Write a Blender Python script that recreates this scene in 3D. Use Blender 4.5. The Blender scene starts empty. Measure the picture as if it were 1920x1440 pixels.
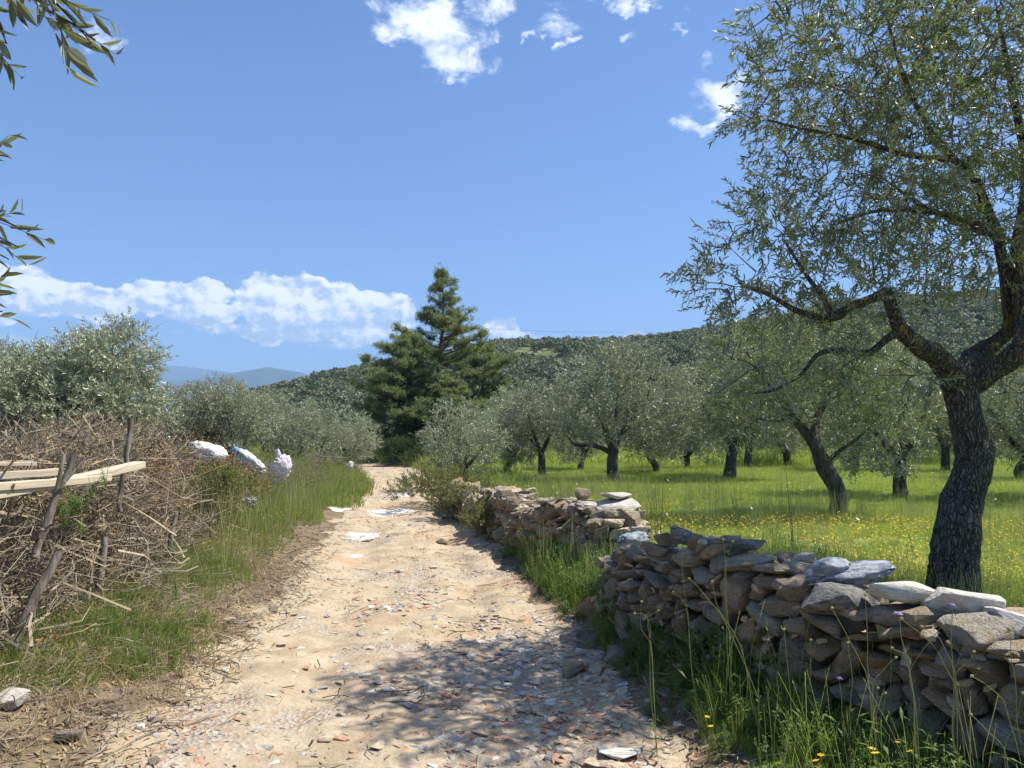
import bpy, bmesh, math, random
import numpy as np
from mathutils import Vector, Matrix, Euler
R = math.radians
scene = bpy.context.scene
COL = scene.collection

# ------------------------------------------------------------------ camera, sun, sky, exposure
CAM_H = 1.6
FPX = 1443.0
PITCH = math.atan(95 / FPX)
cam_data = bpy.data.cameras.new('camera')
cam_data.sensor_width = 36
cam_data.lens = FPX / 1920 * 36
cam_data.clip_start = 0.05
cam_data.clip_end = 40000
cam = bpy.data.objects.new('camera', cam_data)
cam.location = (0, 0, CAM_H)
cam.rotation_euler = (math.pi / 2 + PITCH, 0, 0)
COL.objects.link(cam)
scene.camera = cam

SUN_AZ, SUN_EL = 76.0, 58.0        # azimuth from +Y towards +X
sd = Vector((math.sin(R(SUN_AZ)) * math.cos(R(SUN_EL)), math.cos(R(SUN_AZ)) * math.cos(R(SUN_EL)), math.sin(R(SUN_EL))))
sl = bpy.data.lights.new('sun', 'SUN')
sl.energy = 4.7
sl.angle = R(0.5)
sl.color = (1.0, 0.955, 0.875)
so = bpy.data.objects.new('sun', sl)
so.rotation_euler = (-sd).to_track_quat('-Z', 'Y').to_euler()
so.location = (20, 10, 30)
COL.objects.link(so)

scene.view_settings.view_transform = 'Standard'
scene.view_settings.look = 'None'
scene.view_settings.gamma = 1
scene.view_settings.exposure = 0.92
scene.view_settings.use_curve_mapping = False
scene.cycles.use_denoising = True
scene.cycles.max_bounces = 6
scene.cycles.diffuse_bounces = 3
scene.cycles.transmission_bounces = 4
scene.cycles.transparent_max_bounces = 6
scene.cycles.sample_clamp_indirect = 8
scene.cycles.caustics_reflective = False
scene.cycles.caustics_refractive = False


class NT:
    """small helper to write shader node trees"""
    def __init__(s, tree):
        s.t = tree
        s.t.nodes.clear()

    def n(s, typ, **kw):
        nd = s.t.nodes.new(typ)
        for k, v in kw.items():
            setattr(nd, k, v)
        return nd

    def put(s, v, sock):
        if isinstance(v, bpy.types.NodeSocket):
            s.t.links.new(v, sock)
        elif v is not None:
            if isinstance(v, (tuple, list)) and len(v) == 3 and sock.type == 'RGBA':
                v = (*v, 1)
            sock.default_value = v

    def m(s, op, a, b=None, c=None, clamp=False):
        nd = s.n('ShaderNodeMath', operation=op, use_clamp=clamp)
        s.put(a, nd.inputs[0]); s.put(b, nd.inputs[1]); s.put(c, nd.inputs[2])
        return nd.outputs[0]

    def mix(s, f, a, b, blend='MIX'):
        nd = s.n('ShaderNodeMix', data_type='RGBA', blend_type=blend)
        s.put(f, nd.inputs[0]); s.put(a, nd.inputs[6]); s.put(b, nd.inputs[7])
        return nd.outputs[2]

    def ramp(s, f, lo, hi, a=0.0, b=1.0):
        nd = s.n('ShaderNodeMapRange', interpolation_type='SMOOTHSTEP')
        s.put(f, nd.inputs[0]); s.put(lo, nd.inputs[1]); s.put(hi, nd.inputs[2]); s.put(a, nd.inputs[3]); s.put(b, nd.inputs[4])
        return nd.outputs[0]

    def noise(s, vec, scale, detail=3, rough=0.55, dist=0.0, dim='3D'):
        nd = s.n('ShaderNodeTexNoise', noise_dimensions=dim)
        s.put(vec, nd.inputs['Vector']); s.put(scale, nd.inputs['Scale'])
        nd.inputs['Detail'].default_value = detail
        nd.inputs['Roughness'].default_value = rough
        nd.inputs['Distortion'].default_value = dist
        return nd.outputs['Fac']

    def voro(s, vec, scale, feature='F1', rand=1.0, out='Distance'):
        nd = s.n('ShaderNodeTexVoronoi', feature=feature)
        s.put(vec, nd.inputs['Vector']); s.put(scale, nd.inputs['Scale'])
        nd.inputs['Randomness'].default_value = rand
        return nd.outputs[out]

    def vmul(s, v, k):
        nd = s.n('ShaderNodeVectorMath', operation='MULTIPLY')
        s.put(v, nd.inputs[0]); nd.inputs[1].default_value = k
        return nd.outputs[0]

    def vadd(s, v, k):
        nd = s.n('ShaderNodeVectorMath', operation='ADD')
        s.put(v, nd.inputs[0]); s.put(k, nd.inputs[1])
        return nd.outputs[0]


# ---- sky with clouds, all in world directions
world = bpy.data.worlds.new('World')
scene.world = world
world.use_nodes = True
w = NT(world.node_tree)
tc = w.n('ShaderNodeTexCoord')
sep = w.n('ShaderNodeSeparateXYZ')
w.put(tc.outputs['Generated'], sep.inputs[0])
SX, SY, SZ = sep.outputs
sky = w.n('ShaderNodeTexSky', sky_type='NISHITA')
sky.sun_disc = False
sky.sun_elevation = R(SUN_EL)
sky.sun_rotation = R(SUN_AZ)
sky.altitude = 100
sky.air_density = 1.0
sky.dust_density = 0.6
sky.ozone_density = 2.2
az = w.m('ARCTAN2', SX, SY)
el = w.m('ARCSINE', SZ)
comb = w.n('ShaderNodeCombineXYZ')
w.put(az, comb.inputs[0]); w.put(w.m('MULTIPLY', el, 1.35), comb.inputs[1]); w.put(0.0, comb.inputs[2])
cv = comb.outputs[0]


def dir_of(px, py):
    dx, dy = (px - 960) / FPX, (720 - py) / FPX
    v = Vector((dx, math.cos(PITCH) - dy * math.sin(PITCH), math.sin(PITCH) + dy * math.cos(PITCH))).normalized()
    return math.atan2(v.x, v.y), math.asin(v.z)


wn1 = w.n('ShaderNodeTexNoise'); w.put(cv, wn1.inputs['Vector']); wn1.inputs['Scale'].default_value = 16; wn1.inputs['Detail'].default_value = 5; wn1.inputs['Roughness'].default_value = .6
ws = w.n('ShaderNodeSeparateColor'); w.put(wn1.outputs['Color'], ws.inputs[0])


def blobs(lst, warp=0.0):
    out = None
    az_ = w.m('MULTIPLY_ADD', w.m('SUBTRACT', ws.outputs[0], .5), warp * 1.4, az)
    el_ = w.m('MULTIPLY_ADD', w.m('SUBTRACT', ws.outputs[1], .5), warp, el)
    for (px, py, rx, ry, k) in lst:
        a, e = dir_of(px, py)
        a2, _ = dir_of(px + rx, py); _, e2 = dir_of(px, py - ry)
        ra, re = abs(a2 - a), abs(e2 - e)
        u = w.m('MULTIPLY', w.m('SUBTRACT', az_, a), 1 / ra)
        v = w.m('MULTIPLY', w.m('SUBTRACT', el_, e), 1 / re)
        d = w.m('MULTIPLY_ADD', u, u, w.m('MULTIPLY', v, v))
        f = w.m('MULTIPLY', w.m('SUBTRACT', 1.0, d), k)
        out = f if out is None else w.m('SMOOTH_MAX', out, f, 0.25)
    return out


cumulus = blobs([(30, 545, 130, 55, 1), (-60, 560, 120, 60, 1), (180, 565, 110, 38, 1), (300, 560, 110, 42, 1), (370, 580, 90, 30, .9),
                 (500, 560, 75, 54, 1.1), (545, 570, 95, 66, 1.2), (640, 578, 105, 54, 1.1), (720, 590, 75, 48, 1), (560, 620, 190, 26, .7),
                 (935, 620, 48, 32, 1), (985, 632, 60, 14, .8), (1090, 633, 70, 9, .7), (1190, 631, 30, 7, .6), (400, 545, 60, 22, .7)], .035)
wispy = blobs([(810, 40, 125, 72, 1.35), (850, 110, 82, 58, 1.25), (740, 10, 45, 30, .8), (920, 20, 50, 40, .9), (990, 85, 26, 14, .9), (1055, 100, 34, 15, 1),
               (1200, 2, 60, 26, 1), (1050, 5, 70, 20, .8), (1350, 178, 66, 42, 1.2), (1300, 222, 54, 26, 1.05), (1285, 40, 30, 10, .6), (1180, 75, 28, 18, .45),
               (190, 75, 34, 28, .55), (1040, 50, 50, 40, .35), (1330, 120, 26, 18, .45), (700, -120, 160, 80, 1), (1100, -160, 200, 90, .9)], .10)
low = blobs([(480, 622, 60, 13, 1), (560, 636, 70, 10, .9), (620, 648, 60, 8, .8), (120, 590, 50, 9, .7), (20, 640, 60, 14, .6), (500, 605, 20, 14, .6), (330, 622, 22, 7, .6), (200, 620, 40, 9, .45)])
# a few more clouds outside the frame, behind and to the sides
behind = w.m('MULTIPLY', w.ramp(w.noise(cv, 2.2, 2, 0.5), 0.56, 0.72), w.ramp(w.m('ABSOLUTE', az), 0.9, 1.15))
behind = w.m('MULTIPLY', behind, w.ramp(el, 0.02, 0.2))
nz1 = w.noise(cv, 22.0, 8, 0.60, 0.1)
up = w.vadd(cv, (0.006, 0.011, 0.0))
nz1b = w.noise(up, 22.0, 8, 0.60, 0.1)
bil = w.voro(cv, 42.0, 'SMOOTH_F1')
nsmall = w.noise(cv, 60, 4, 0.6)
cum_d = w.m('ADD', w.m('ADD', w.m('MULTIPLY', cumulus, 1.0), w.m('MULTIPLY', w.m('SUBTRACT', nz1, 0.5), 1.3)), w.m('MULTIPLY', w.m('SUBTRACT', 0.42, bil), 0.32))
cum_a = w.ramp(cum_d, 0.10, 0.30)
wis_d = w.m('ADD', w.m('MULTIPLY', wispy, 0.55), w.m('MULTIPLY', w.m('SUBTRACT', w.noise(w.vmul(cv, (1, 1.15, 1)), 15, 9, 0.68, 0.4), 0.5), 2.3))
wis_a = w.m('MULTIPLY', w.m('MULTIPLY', w.ramp(wis_d, 0.08, 0.75), w.ramp(wispy, -0.35, 0.25)), 0.92)
low_d = w.m('ADD', w.m('MULTIPLY', low, 0.5), w.m('MULTIPLY', w.m('SUBTRACT', nz1, 0.5), 1.5))
low_a = w.m('MULTIPLY', w.ramp(low_d, 0.05, 0.5), 0.6)
# cumulus shading: light falls on the upper right side, the base goes blue grey
emb = w.m('MULTIPLY', w.m('SUBTRACT', nz1, nz1b), 6.5)
base_dark = w.ramp(el, dir_of(500, 630)[1], dir_of(500, 545)[1])
lum = w.m('ADD', w.m('ADD', w.m('MULTIPLY', base_dark, 0.62), 0.16), w.m('ADD', emb, w.m('MULTIPLY', w.m('SUBTRACT', 0.40, bil), 0.7)), clamp=True)
skin = w.n('ShaderNodeHueSaturation')
skin.inputs['Hue'].default_value = 0.5
skin.inputs['Saturation'].default_value = 1.0
w.put(sky.outputs[0], skin.inputs['Color'])
skyc = w.mix(1.0, skin.outputs[0], (0.56, 0.71, 0.93), 'MULTIPLY')
ccol = w.mix(lum, (3.4, 4.2, 5.6), (8.3, 8.3, 8.5))
c1 = w.mix(low_a, skyc, (5.9, 6.3, 7.2))
c2 = w.mix(w.m('MULTIPLY', cum_a, 0.93), c1, ccol)
c3 = w.mix(wis_a, c2, w.mix(w.ramp(wis_d, 0.3, 1.1), (5.6, 6.2, 7.4), (8.2, 8.3, 8.5)))
c4 = w.mix(w.m('MULTIPLY', behind, 0.8), c3, (8.5, 8.8, 9.4))
bg = w.n('ShaderNodeBackground')
w.put(c4, bg.inputs['Color'])
bg.inputs['Strength'].default_value = 0.098
wo = w.n('ShaderNodeOutputWorld')
w.t.links.new(bg.outputs[0], wo.inputs['Surface'])
world.cycles.sampling_method = 'MANUAL'
world.cycles.sample_map_resolution = 512


# ------------------------------------------------------------------ tools
def tag(o, label=None, cat=None, group=None, kind=None):
    if label: o['label'] = label
    if cat: o['category'] = cat
    if group: o['group'] = group
    if kind: o['kind'] = kind
    return o


def empty(name, loc=(0, 0, 0), rot=(0, 0, 0)):
    o = bpy.data.objects.new(name, None)
    o.location = loc
    o.rotation_euler = rot
    o.empty_display_size = 0.1
    COL.objects.link(o)
    return o


def link(name, me, parent=None, mat=None):
    o = bpy.data.objects.new(name, me)
    COL.objects.link(o)
    if parent is not None: o.parent = parent
    if mat is not None and not me.materials: me.materials.append(mat)
    return o


def np_mesh(name, v, f, mat=None, rnd=None, smooth=False):
    """v (n,3), f (m,k) with constant k"""
    v = np.asarray(v, dtype=np.float32); f = np.asarray(f, dtype=np.int32)
    me = bpy.data.meshes.new(name)
    k = f.shape[1]
    me.vertices.add(len(v)); me.vertices.foreach_set('co', v.ravel())
    me.loops.add(f.size); me.loops.foreach_set('vertex_index', f.ravel())
    me.polygons.add(len(f))
    me.polygons.foreach_set('loop_start', np.arange(0, f.size, k, dtype=np.int32))
    try:
        me.polygons.foreach_set('loop_total', np.full(len(f), k, dtype=np.int32))
    except Exception:
        pass
    me.polygons.foreach_set('use_smooth', np.full(len(f), smooth))
    if rnd is not None:
        a = me.attributes.new('rnd', 'FLOAT', 'POINT')
        a.data.foreach_set('value', np.asarray(rnd, dtype=np.float32))
    me.update(calc_edges=True)
    if mat is not None: me.materials.append(mat)
    return me


_perm = np.random.RandomState(7).rand(4096)


def _hash(ix, iy, iz=0):
    return _perm[((ix * 73856093) ^ (iy * 19349663) ^ (iz * 83492791)) & 4095]


def vnoise(x, y, s=1.0, seed=0):
    x = np.asarray(x, dtype=float) * s + seed * 17.3; y = np.asarray(y, dtype=float) * s + seed * 9.1
    ix = np.floor(x).astype(np.int64); iy = np.floor(y).astype(np.int64)
    fx = x - ix; fy = y - iy
    fx = fx * fx * (3 - 2 * fx); fy = fy * fy * (3 - 2 * fy)
    a = _hash(ix, iy, seed); b = _hash(ix + 1, iy, seed); c = _hash(ix, iy + 1, seed); d = _hash(ix + 1, iy + 1, seed)
    return (a * (1 - fx) + b * fx) * (1 - fy) + (c * (1 - fx) + d * fx) * fy - 0.5


def fbm(x, y, s=1.0, oct=4, seed=0):
    t = 0; amp = 1.0
    for o in range(oct):
        t = t + amp * vnoise(x, y, s * 2 ** o, seed + o)
        amp *= 0.5
    return t


def vnoise3(p, s=1.0, seed=0):
    q = p * s + seed * 5.7
    i = np.floor(q).astype(np.int64); f = q - i
    f = f * f * (3 - 2 * f)
    t = 0
    for dx in (0, 1):
        for dy in (0, 1):
            for dz in (0, 1):
                wgt = (f[:, 0] if dx else 1 - f[:, 0]) * (f[:, 1] if dy else 1 - f[:, 1]) * (f[:, 2] if dz else 1 - f[:, 2])
                t = t + wgt * _hash(i[:, 0] + dx, i[:, 1] + dy, i[:, 2] + dz)
    return t - 0.5


def P(px, py, y):
    """the place seen at a photo pixel when it stands y metres ahead"""
    dx, dy = (px - 960) / FPX, (720 - py) / FPX
    v = Vector((dx, math.cos(PITCH) - dy * math.sin(PITCH), math.sin(PITCH) + dy * math.cos(PITCH)))
    return Vector((0, 0, CAM_H)) + v * (y / v.y)


def sst(x, a, b):
    t = np.clip((x - a) / (b - a), 0, 1)
    return t * t * (3 - 2 * t)


# ---- terrain
RY = [-12, 0, 3.7, 6, 8.1, 12, 17, 23, 28, 33, 37, 40, 43, 46, 52, 60]
RX = [1.4, -.1, -.5, -.80, -1.08, -1.6, -2.2, -3.0, -3.95, -5.1, -6.3, -7.6, -9.6, -12.5, -20, -30]
RWY = [-12, 3.7, 6, 8.1, 12, 17, 23, 30, 45, 60]
RWL = [1.5, 1.48, 1.37, 1.30, 1.3, 1.3, 1.15, 1.2, 1.6, 2]
RWR = [1.5, 1.42, 1.33, 1.22, 1.2, 1.15, 1.1, 1.3, 1.6, 2]


def road_x(y): return np.interp(y, RY, RX)


WALLX_Y = [-6, 2.2, 3.28, 3.93, 4.7, 5.3, 5.8, 8.2, 9.4, 12, 14.5, 17, 25, 60]
WALLX_X = [6, 2.75, 2.22, 1.93, 1.58, 1.25, 1.05, 1.12, .78, .05, -.5, -1.1, -1.7, -6]


def H(x, y, road=False):
    x = np.asarray(x, dtype=float); y = np.asarray(y, dtype=float)
    t = x - road_x(y)
    hl = np.interp(y, RWY, RWL); hr = np.interp(y, RWY, RWR)
    near = sst(-y, -70, -40)
    lb = sst(-t, hl * 0.9, hl + 1.5) * 0.34 * near
    rb = sst(t, hr * 0.95, hr + 0.65) * 0.17 * near + sst(t, hr + 1.0, hr + 2.5) * 0.05 * near
    rough = fbm(x, y, 0.45, 4, 3) * 0.10
    onroad = sst(-np.maximum(-t / hl, t / hr), -1.0, -0.8)
    h = lb + rb + rough * (1 - 0.55 * onroad)
    h = h + onroad * (-.035 + fbm(x, y, 1.3, 4, 11) * 0.075)
    # wheel ruts and a soft hump on the right edge further on
    h = h + onroad * fbm(x * 3.2 - y * .4, y * .9, 1.0, 4, 14) * .035
    h = h - 0.045 * onroad * (np.exp(-((t + 0.62) / .22) ** 2) + np.exp(-((t - 0.66) / .22) ** 2))
    far = sst(y, 60, 400)
    h = h + far * fbm(x, y, 0.01, 3, 5) * 3
    if road:
        edge = np.maximum(-t / hl, t / hr)
        h = h + 0.012 - 0.10 * sst(edge + fbm(x, y, 1.7, 3, 8) * 0.30, 0.98, 1.22)
    return h


def Hs(x, y): return float(H(np.array([x]), np.array([y]))[0])


# ------------------------------------------------------------------ materials
def mat_new(name):
    m = bpy.data.materials.new(name)
    m.use_nodes = True
    return m, NT(m.node_tree)


def finish(t, col, rough=0.85, bump=None, bstr=0.4, bdist=0.02, spec=0.3, trans=None, tcol=None):
    b = t.n('ShaderNodeBsdfPrincipled')
    t.put(col, b.inputs['Base Color']); t.put(rough, b.inputs['Roughness']); t.put(spec, b.inputs['Specular IOR Level'])
    if bump is not None:
        bn = t.n('ShaderNodeBump')
        bn.inputs['Strength'].default_value = bstr; bn.inputs['Distance'].default_value = bdist
        t.put(bump, bn.inputs['Height'])
        t.put(bn.outputs[0], b.inputs['Normal'])
    out = t.n('ShaderNodeOutputMaterial')
    if trans:
        tr = t.n('ShaderNodeBsdfTranslucent')
        t.put(tcol if tcol is not None else col, tr.inputs['Color'])
        mx = t.n('ShaderNodeMixShader')
        mx.inputs[0].default_value = trans
        t.t.links.new(b.outputs[0], mx.inputs[1]); t.t.links.new(tr.outputs[0], mx.inputs[2])
        t.t.links.new(mx.outputs[0], out.inputs['Surface'])
    else:
        t.t.links.new(b.outputs[0], out.inputs['Surface'])


def leaf_mat(name, top, top2, under, trans=0.3, tcol=(.16, .2, .05), rough=0.5, odd=None, spec=0.35, olive=True, oddlo=.95, dry=0):
    m, t = mat_new(name)
    at = t.n('ShaderNodeAttribute', attribute_name='rnd').outputs['Fac']
    oi = t.n('ShaderNodeObjectInfo').outputs['Random']
    geo = t.n('ShaderNodeNewGeometry')
    big = t.noise(geo.outputs['Position'], 0.9, 2)
    c = t.mix(t.ramp(at, .15, 1.0), top, top2) if olive else t.mix(at, top, top2)
    c = t.mix(t.ramp(big, 0.35, 0.68, 0.0, 0.55), c, top2)
    if dry:
        c = t.mix(t.ramp(t.noise(geo.outputs['Position'], .33, 4, .6), .50, .66, 0, dry), c, (.42, .36, .19))
    if odd is not None:
        c = t.mix(t.ramp(at, oddlo, oddlo + .02), c, odd)
    c = t.mix(t.m('MULTIPLY', geo.outputs['Backfacing'], 0.9 if olive else 0.3), c, under)
    hs = t.n('ShaderNodeHueSaturation')
    t.put(c, hs.inputs['Color'])
    t.put(t.m('MULTIPLY_ADD', oi, 0.035, 0.482), hs.inputs['Hue'])
    t.put(t.m('MULTIPLY_ADD', oi, 0.3, 0.85), hs.inputs['Value'])
    finish(t, hs.outputs[0], rough, spec=spec, trans=trans, tcol=t.mix(at, tcol, tuple(min(1, k * 1.4) for k in tcol)))
    return m


M = {}
M['olive_leaf'] = leaf_mat('olive_leaf', (.060, .072, .034), (.23, .24, .145), (.30, .32, .22), 0.28, (.22, .26, .07), 0.42, odd=(.28, .21, .06), spec=0.5)
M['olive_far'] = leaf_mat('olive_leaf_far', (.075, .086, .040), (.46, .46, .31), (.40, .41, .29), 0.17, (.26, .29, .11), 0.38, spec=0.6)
M['hill_leaf'] = leaf_mat('hill_leaf', (.085, .100, .048), (.26, .275, .15), (.10, .11, .06), 0.2, (.12, .15, .05), 0.7, olive=False)
M['pine_needle'] = leaf_mat('pine_needle', (.090, .115, .048), (.23, .255, .105), (.14, .17, .07), 0.32, (.26, .31, .10), 0.6, olive=False)
M['grass'] = leaf_mat('grass_blade', (.17, .23, .038), (.42, .46, .095), (.2, .26, .06), 0.42, (.36, .44, .07), 0.55, odd=(.50, .42, .20), olive=False, oddlo=.84, dry=.6)
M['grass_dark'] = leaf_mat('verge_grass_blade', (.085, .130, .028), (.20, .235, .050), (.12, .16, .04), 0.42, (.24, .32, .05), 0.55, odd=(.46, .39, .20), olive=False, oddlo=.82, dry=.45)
M['weed'] = leaf_mat('weed_leaf', (.070, .125, .028), (.16, .225, .05), (.10, .15, .05), 0.35, (.14, .24, .03), 0.5, olive=False)
M['shrub'] = leaf_mat('shrub_leaf', (.10, .12, .035), (.20, .20, .07), (.14, .15, .06), 0.3, (.18, .2, .05), 0.6, odd=(.36, .27, .13), olive=False)
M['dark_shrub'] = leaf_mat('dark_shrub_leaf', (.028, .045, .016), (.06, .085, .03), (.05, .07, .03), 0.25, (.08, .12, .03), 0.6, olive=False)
M['stalk'] = leaf_mat('grass_stalk', (.22, .27, .06), (.42, .40, .17), (.2, .2, .08), 0.3, (.25, .27, .08), 0.6, olive=False)
M['dry_leaf'] = leaf_mat('dry_leaf', (.24, .155, .075), (.52, .38, .20), (.30, .24, .15), 0.12, (.2, .13, .05), 0.7, olive=False)
M['rust_leaf'] = leaf_mat('rust_fern', (.30, .14, .035), (.42, .24, .08), (.3, .17, .06), 0.2, (.3, .14, .03), 0.7, olive=False)
M['yellow'] = leaf_mat('yellow_petal', (.75, .52, .02), (.85, .66, .06), (.7, .5, .05), 0.35, (.7, .5, .03), 0.6, olive=False)
M['lilac'] = leaf_mat('lilac_petal', (.42, .33, .72), (.55, .46, .80), (.5, .4, .75), 0.35, (.45, .35, .7), 0.6, olive=False)


def simple_mat(name, c1, c2, scale=8, rough=0.85, bstr=0.5, bdist=0.01, stretch=(1, 1, 1), c3=None, c3lo=.55, c3hi=.7, spec=.25, c3scale=5.0):
    m, t = mat_new(name)
    tcn = t.n('ShaderNodeTexCoord')
    oi = t.n('ShaderNodeObjectInfo').outputs['Random']
    v = t.vadd(t.vmul(tcn.outputs['Object'], stretch), t.m('MULTIPLY', oi, 37.0))
    n1 = t.noise(v, scale, 6, 0.62)
    c = t.mix(t.ramp(n1, 0.32, 0.68), c1, c2)
    if c3 is not None:
        c = t.mix(t.ramp(t.noise(v, c3scale, 5, .65), c3lo, c3hi), c, c3)
    finish(t, c, rough, n1, bstr, bdist, spec)
    return m


M['bark'] = None
m, t = mat_new('olive_bark')
tcn = t.n('ShaderNodeTexCoord')
ob = tcn.outputs['Object']
dn = t.n('ShaderNodeTexNoise'); t.put(ob, dn.inputs['Vector']); dn.inputs['Scale'].default_value = 12
vs = t.vadd(t.vmul(ob, (1, 1, .20)), t.vmul(dn.outputs['Color'], (.07, .07, .04)))
crack = t.voro(vs, 46, 'DISTANCE_TO_EDGE')
fine = t.noise(vs, 45, 6, .7)
mid = t.noise(ob, 6, 4)
c = t.mix(t.ramp(fine, .35, .7), (.075, .065, .055), (.24, .22, .19))
c = t.mix(t.ramp(crack, 0.0, 0.12, .85, 0), c, (.022, .018, .015))
c = t.mix(t.ramp(mid, .55, .75, 0, .5), c, (.19, .18, .16))
sepz = t.n('ShaderNodeSeparateXYZ'); t.put(ob, sepz.inputs[0])
lich = t.m('MULTIPLY', t.ramp(t.noise(ob, 9, 5, .7), .53, .62), t.ramp(sepz.outputs[2], 1.95, 2.25))
c = t.mix(t.m('MULTIPLY', lich, .75), c, (.30, .21, .045))
hgt = t.m('ADD', t.m('MULTIPLY', t.ramp(crack, 0, .22), 1.0), t.m('MULTIPLY', fine, .7))
finish(t, c, .92, hgt, 1.0, .022, .15)
M['bark'] = m
M['bark_far'] = simple_mat('dark_bark', (.04, .034, .028), (.13, .115, .10), 18, .9, .8, .02, (1, 1, .3))
M['pine_bark'] = simple_mat('pine_bark', (.07, .05, .04), (.17, .13, .10), 12, .9, .8, .02, (1, 1, .3))
M['dry_wood'] = simple_mat('grey_weathered_wood', (.13, .105, .08), (.33, .285, .23), 22, .85, .7, .008, (1, 1, .15), c3=(.09, .07, .05), c3lo=.6, c3hi=.75)
M['stake_wood'] = simple_mat('dark_weathered_stake', (.09, .07, .05), (.27, .235, .19), 26, .9, .9, .01, (1, 1, .08), c3=(.05, .04, .03), c3lo=.55, c3hi=.68)
M['pale_timber'] = simple_mat('pale_sawn_timber', (.38, .31, .205), (.58, .50, .365), 14, .8, .7, .006, (.06, 1, 1), c3=(.27, .21, .14), c3lo=.58, c3hi=.75)


def twig_mat(name, a, b, dark):
    m, t = mat_new(name)
    at = t.n('ShaderNodeAttribute', attribute_name='rnd').outputs['Fac']
    ob_ = t.n('ShaderNodeTexCoord').outputs['Object']
    c = t.mix(at, a, b)
    c = t.mix(t.ramp(t.noise(ob_, 30, 4), .5, .75, 0, .6), c, dark)
    wp = t.noise(t.n('ShaderNodeNewGeometry').outputs['Position'], .9, 4, .6)
    c = t.mix(t.ramp(wp, .42, .62, 0, .75), c, tuple(q * k for q, k in zip(b, (.62, .66, .74))))
    finish(t, c, .85, spec=.2)
    return m


M['twig'] = twig_mat('dead_twig', (.105, .078, .050), (.42, .34, .225), (.07, .05, .035))
M['branch_thin'] = twig_mat('olive_twig', (.10, .085, .06), (.19, .165, .12), (.05, .04, .03))

# stones: colour varies from stone to stone
m, t = mat_new('field_stone')
tcn = t.n('ShaderNodeTexCoord')
oi = t.n('ShaderNodeObjectInfo').outputs['Random']
v = t.vadd(tcn.outputs['Object'], t.m('MULTIPLY', oi, 61.0))
cr = t.n('ShaderNodeValToRGB')
cr.color_ramp.interpolation = 'LINEAR'
els = cr.color_ramp.elements
els[0].position = 0.0; els[0].color = (.52, .48, .40, 1)
els[1].position = 1.0; els[1].color = (.46, .46, .44, 1)
for p_, c_ in ((.2, (.56, .48, .35)), (.38, (.40, .385, .35)), (.52, (.60, .50, .35)), (.62, (.50, .47, .41)), (.76, (.57, .42, .25)), (.88, (.60, .57, .50))):
    e_ = els.new(p_); e_.color = (*c_, 1)
t.put(oi, cr.inputs[0])
vst = t.vmul(v, (1.0, 1.0, 2.2))
strata = t.noise(vst, 3.2, 5, .6, .4)
blot = t.noise(v, 2.6, 5, .6)
fine = t.noise(v, 16, 6, .7)
c = t.mix(t.ramp(blot, .52, .7, 0, .6), cr.outputs[0], (.50, .36, .20))
c = t.mix(t.ramp(t.noise(v, 3.5, 4, .6, .3), .54, .70, 0, .6), c, (.40, .39, .36))
c = t.mix(t.ramp(strata, .52, .62, 0, .5), c, (.26, .225, .18))
c = t.mix(t.ramp(fine, .3, .7, .4, 0), c, (.15, .125, .095))
c = t.mix(t.ramp(t.voro(v, 6.5), .16, .10, 0, .55), c, (.50, .48, .43))
c = t.mix(t.ramp(t.noise(v, 4.5, 6, .75), .60, .68, 0, .8), c, (.10, .095, .085))
c = t.mix(1.0, c, (1.14, 1.07, .95), 'MULTIPLY')
hgt = t.m('ADD', t.m('MULTIPLY', strata, 1.2), t.m('MULTIPLY', fine, 1.0))
hgt = t.m('ADD', hgt, t.ramp(t.voro(v, 9), 0, .22, 0, .8))
finish(t, c, .92, hgt, 1.0, .06, .15)
M['stone'] = m
M['pale_stone'] = simple_mat('pale_limestone', (.42, .385, .32), (.55, .52, .46), 7, .9, .7, .03, c3=(.25, .225, .18), c3lo=.58, c3hi=.72)
M['dark_stone'] = simple_mat('dark_lichened_stone', (.085, .08, .075), (.24, .23, .205), 7, .9, .8, .03, c3=(.45, .44, .40), c3lo=.64, c3hi=.72)
M['terracotta'] = simple_mat('terracotta_shard', (.32, .17, .10), (.46, .27, .18), 5, .85, .3, .01)
M['marble'] = simple_mat('marble_chip', (.44, .40, .33), (.62, .58, .50), 5, .7, .3, .01)
M['tan_chip'] = simple_mat('tan_chip', (.36, .28, .19), (.50, .41, .29), 5, .85, .3, .01)
M['grey_chip'] = simple_mat('grey_chip', (.20, .195, .185), (.36, .34, .31), 5, .85, .3, .01)
M['plaster'] = simple_mat('white_plaster', (.42, .385, .33), (.62, .60, .55), 12, .8, .4, .01, c3=(.45, .38, .30), c3lo=.6, c3hi=.75)
M['sack_white'] = simple_mat('white_woven_plastic', (.55, .54, .51), (.74, .74, .72), 9, .55, .9, .04, c3=(.45, .42, .38), c3lo=.62, c3hi=.75, spec=.4)
M['sack_grey'] = simple_mat('grey_dusty_sack', (.20, .22, .24), (.36, .38, .40), 7, .6, .9, .04, c3=(.30, .27, .22), c3lo=.6, c3hi=.75, spec=.4)
M['sack_pink'] = simple_mat('lilac_white_plastic', (.60, .56, .62), (.74, .70, .76), 6, .5, .35, .012, c3=(.58, .24, .22), c3lo=.58, c3hi=.64, spec=.4, c3scale=9)
M['sack_blue'] = simple_mat('blue_plastic', (.10, .30, .60), (.16, .40, .68), 6, .5, .2, .01)
M['black_pipe'] = simple_mat('black_plastic', (.015, .015, .015), (.03, .03, .03), 9, .5, .2, .004)
M['metal_white'] = simple_mat('white_rag', (.60, .58, .54), (.72, .70, .66), 9, .7, .2, .004)


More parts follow.
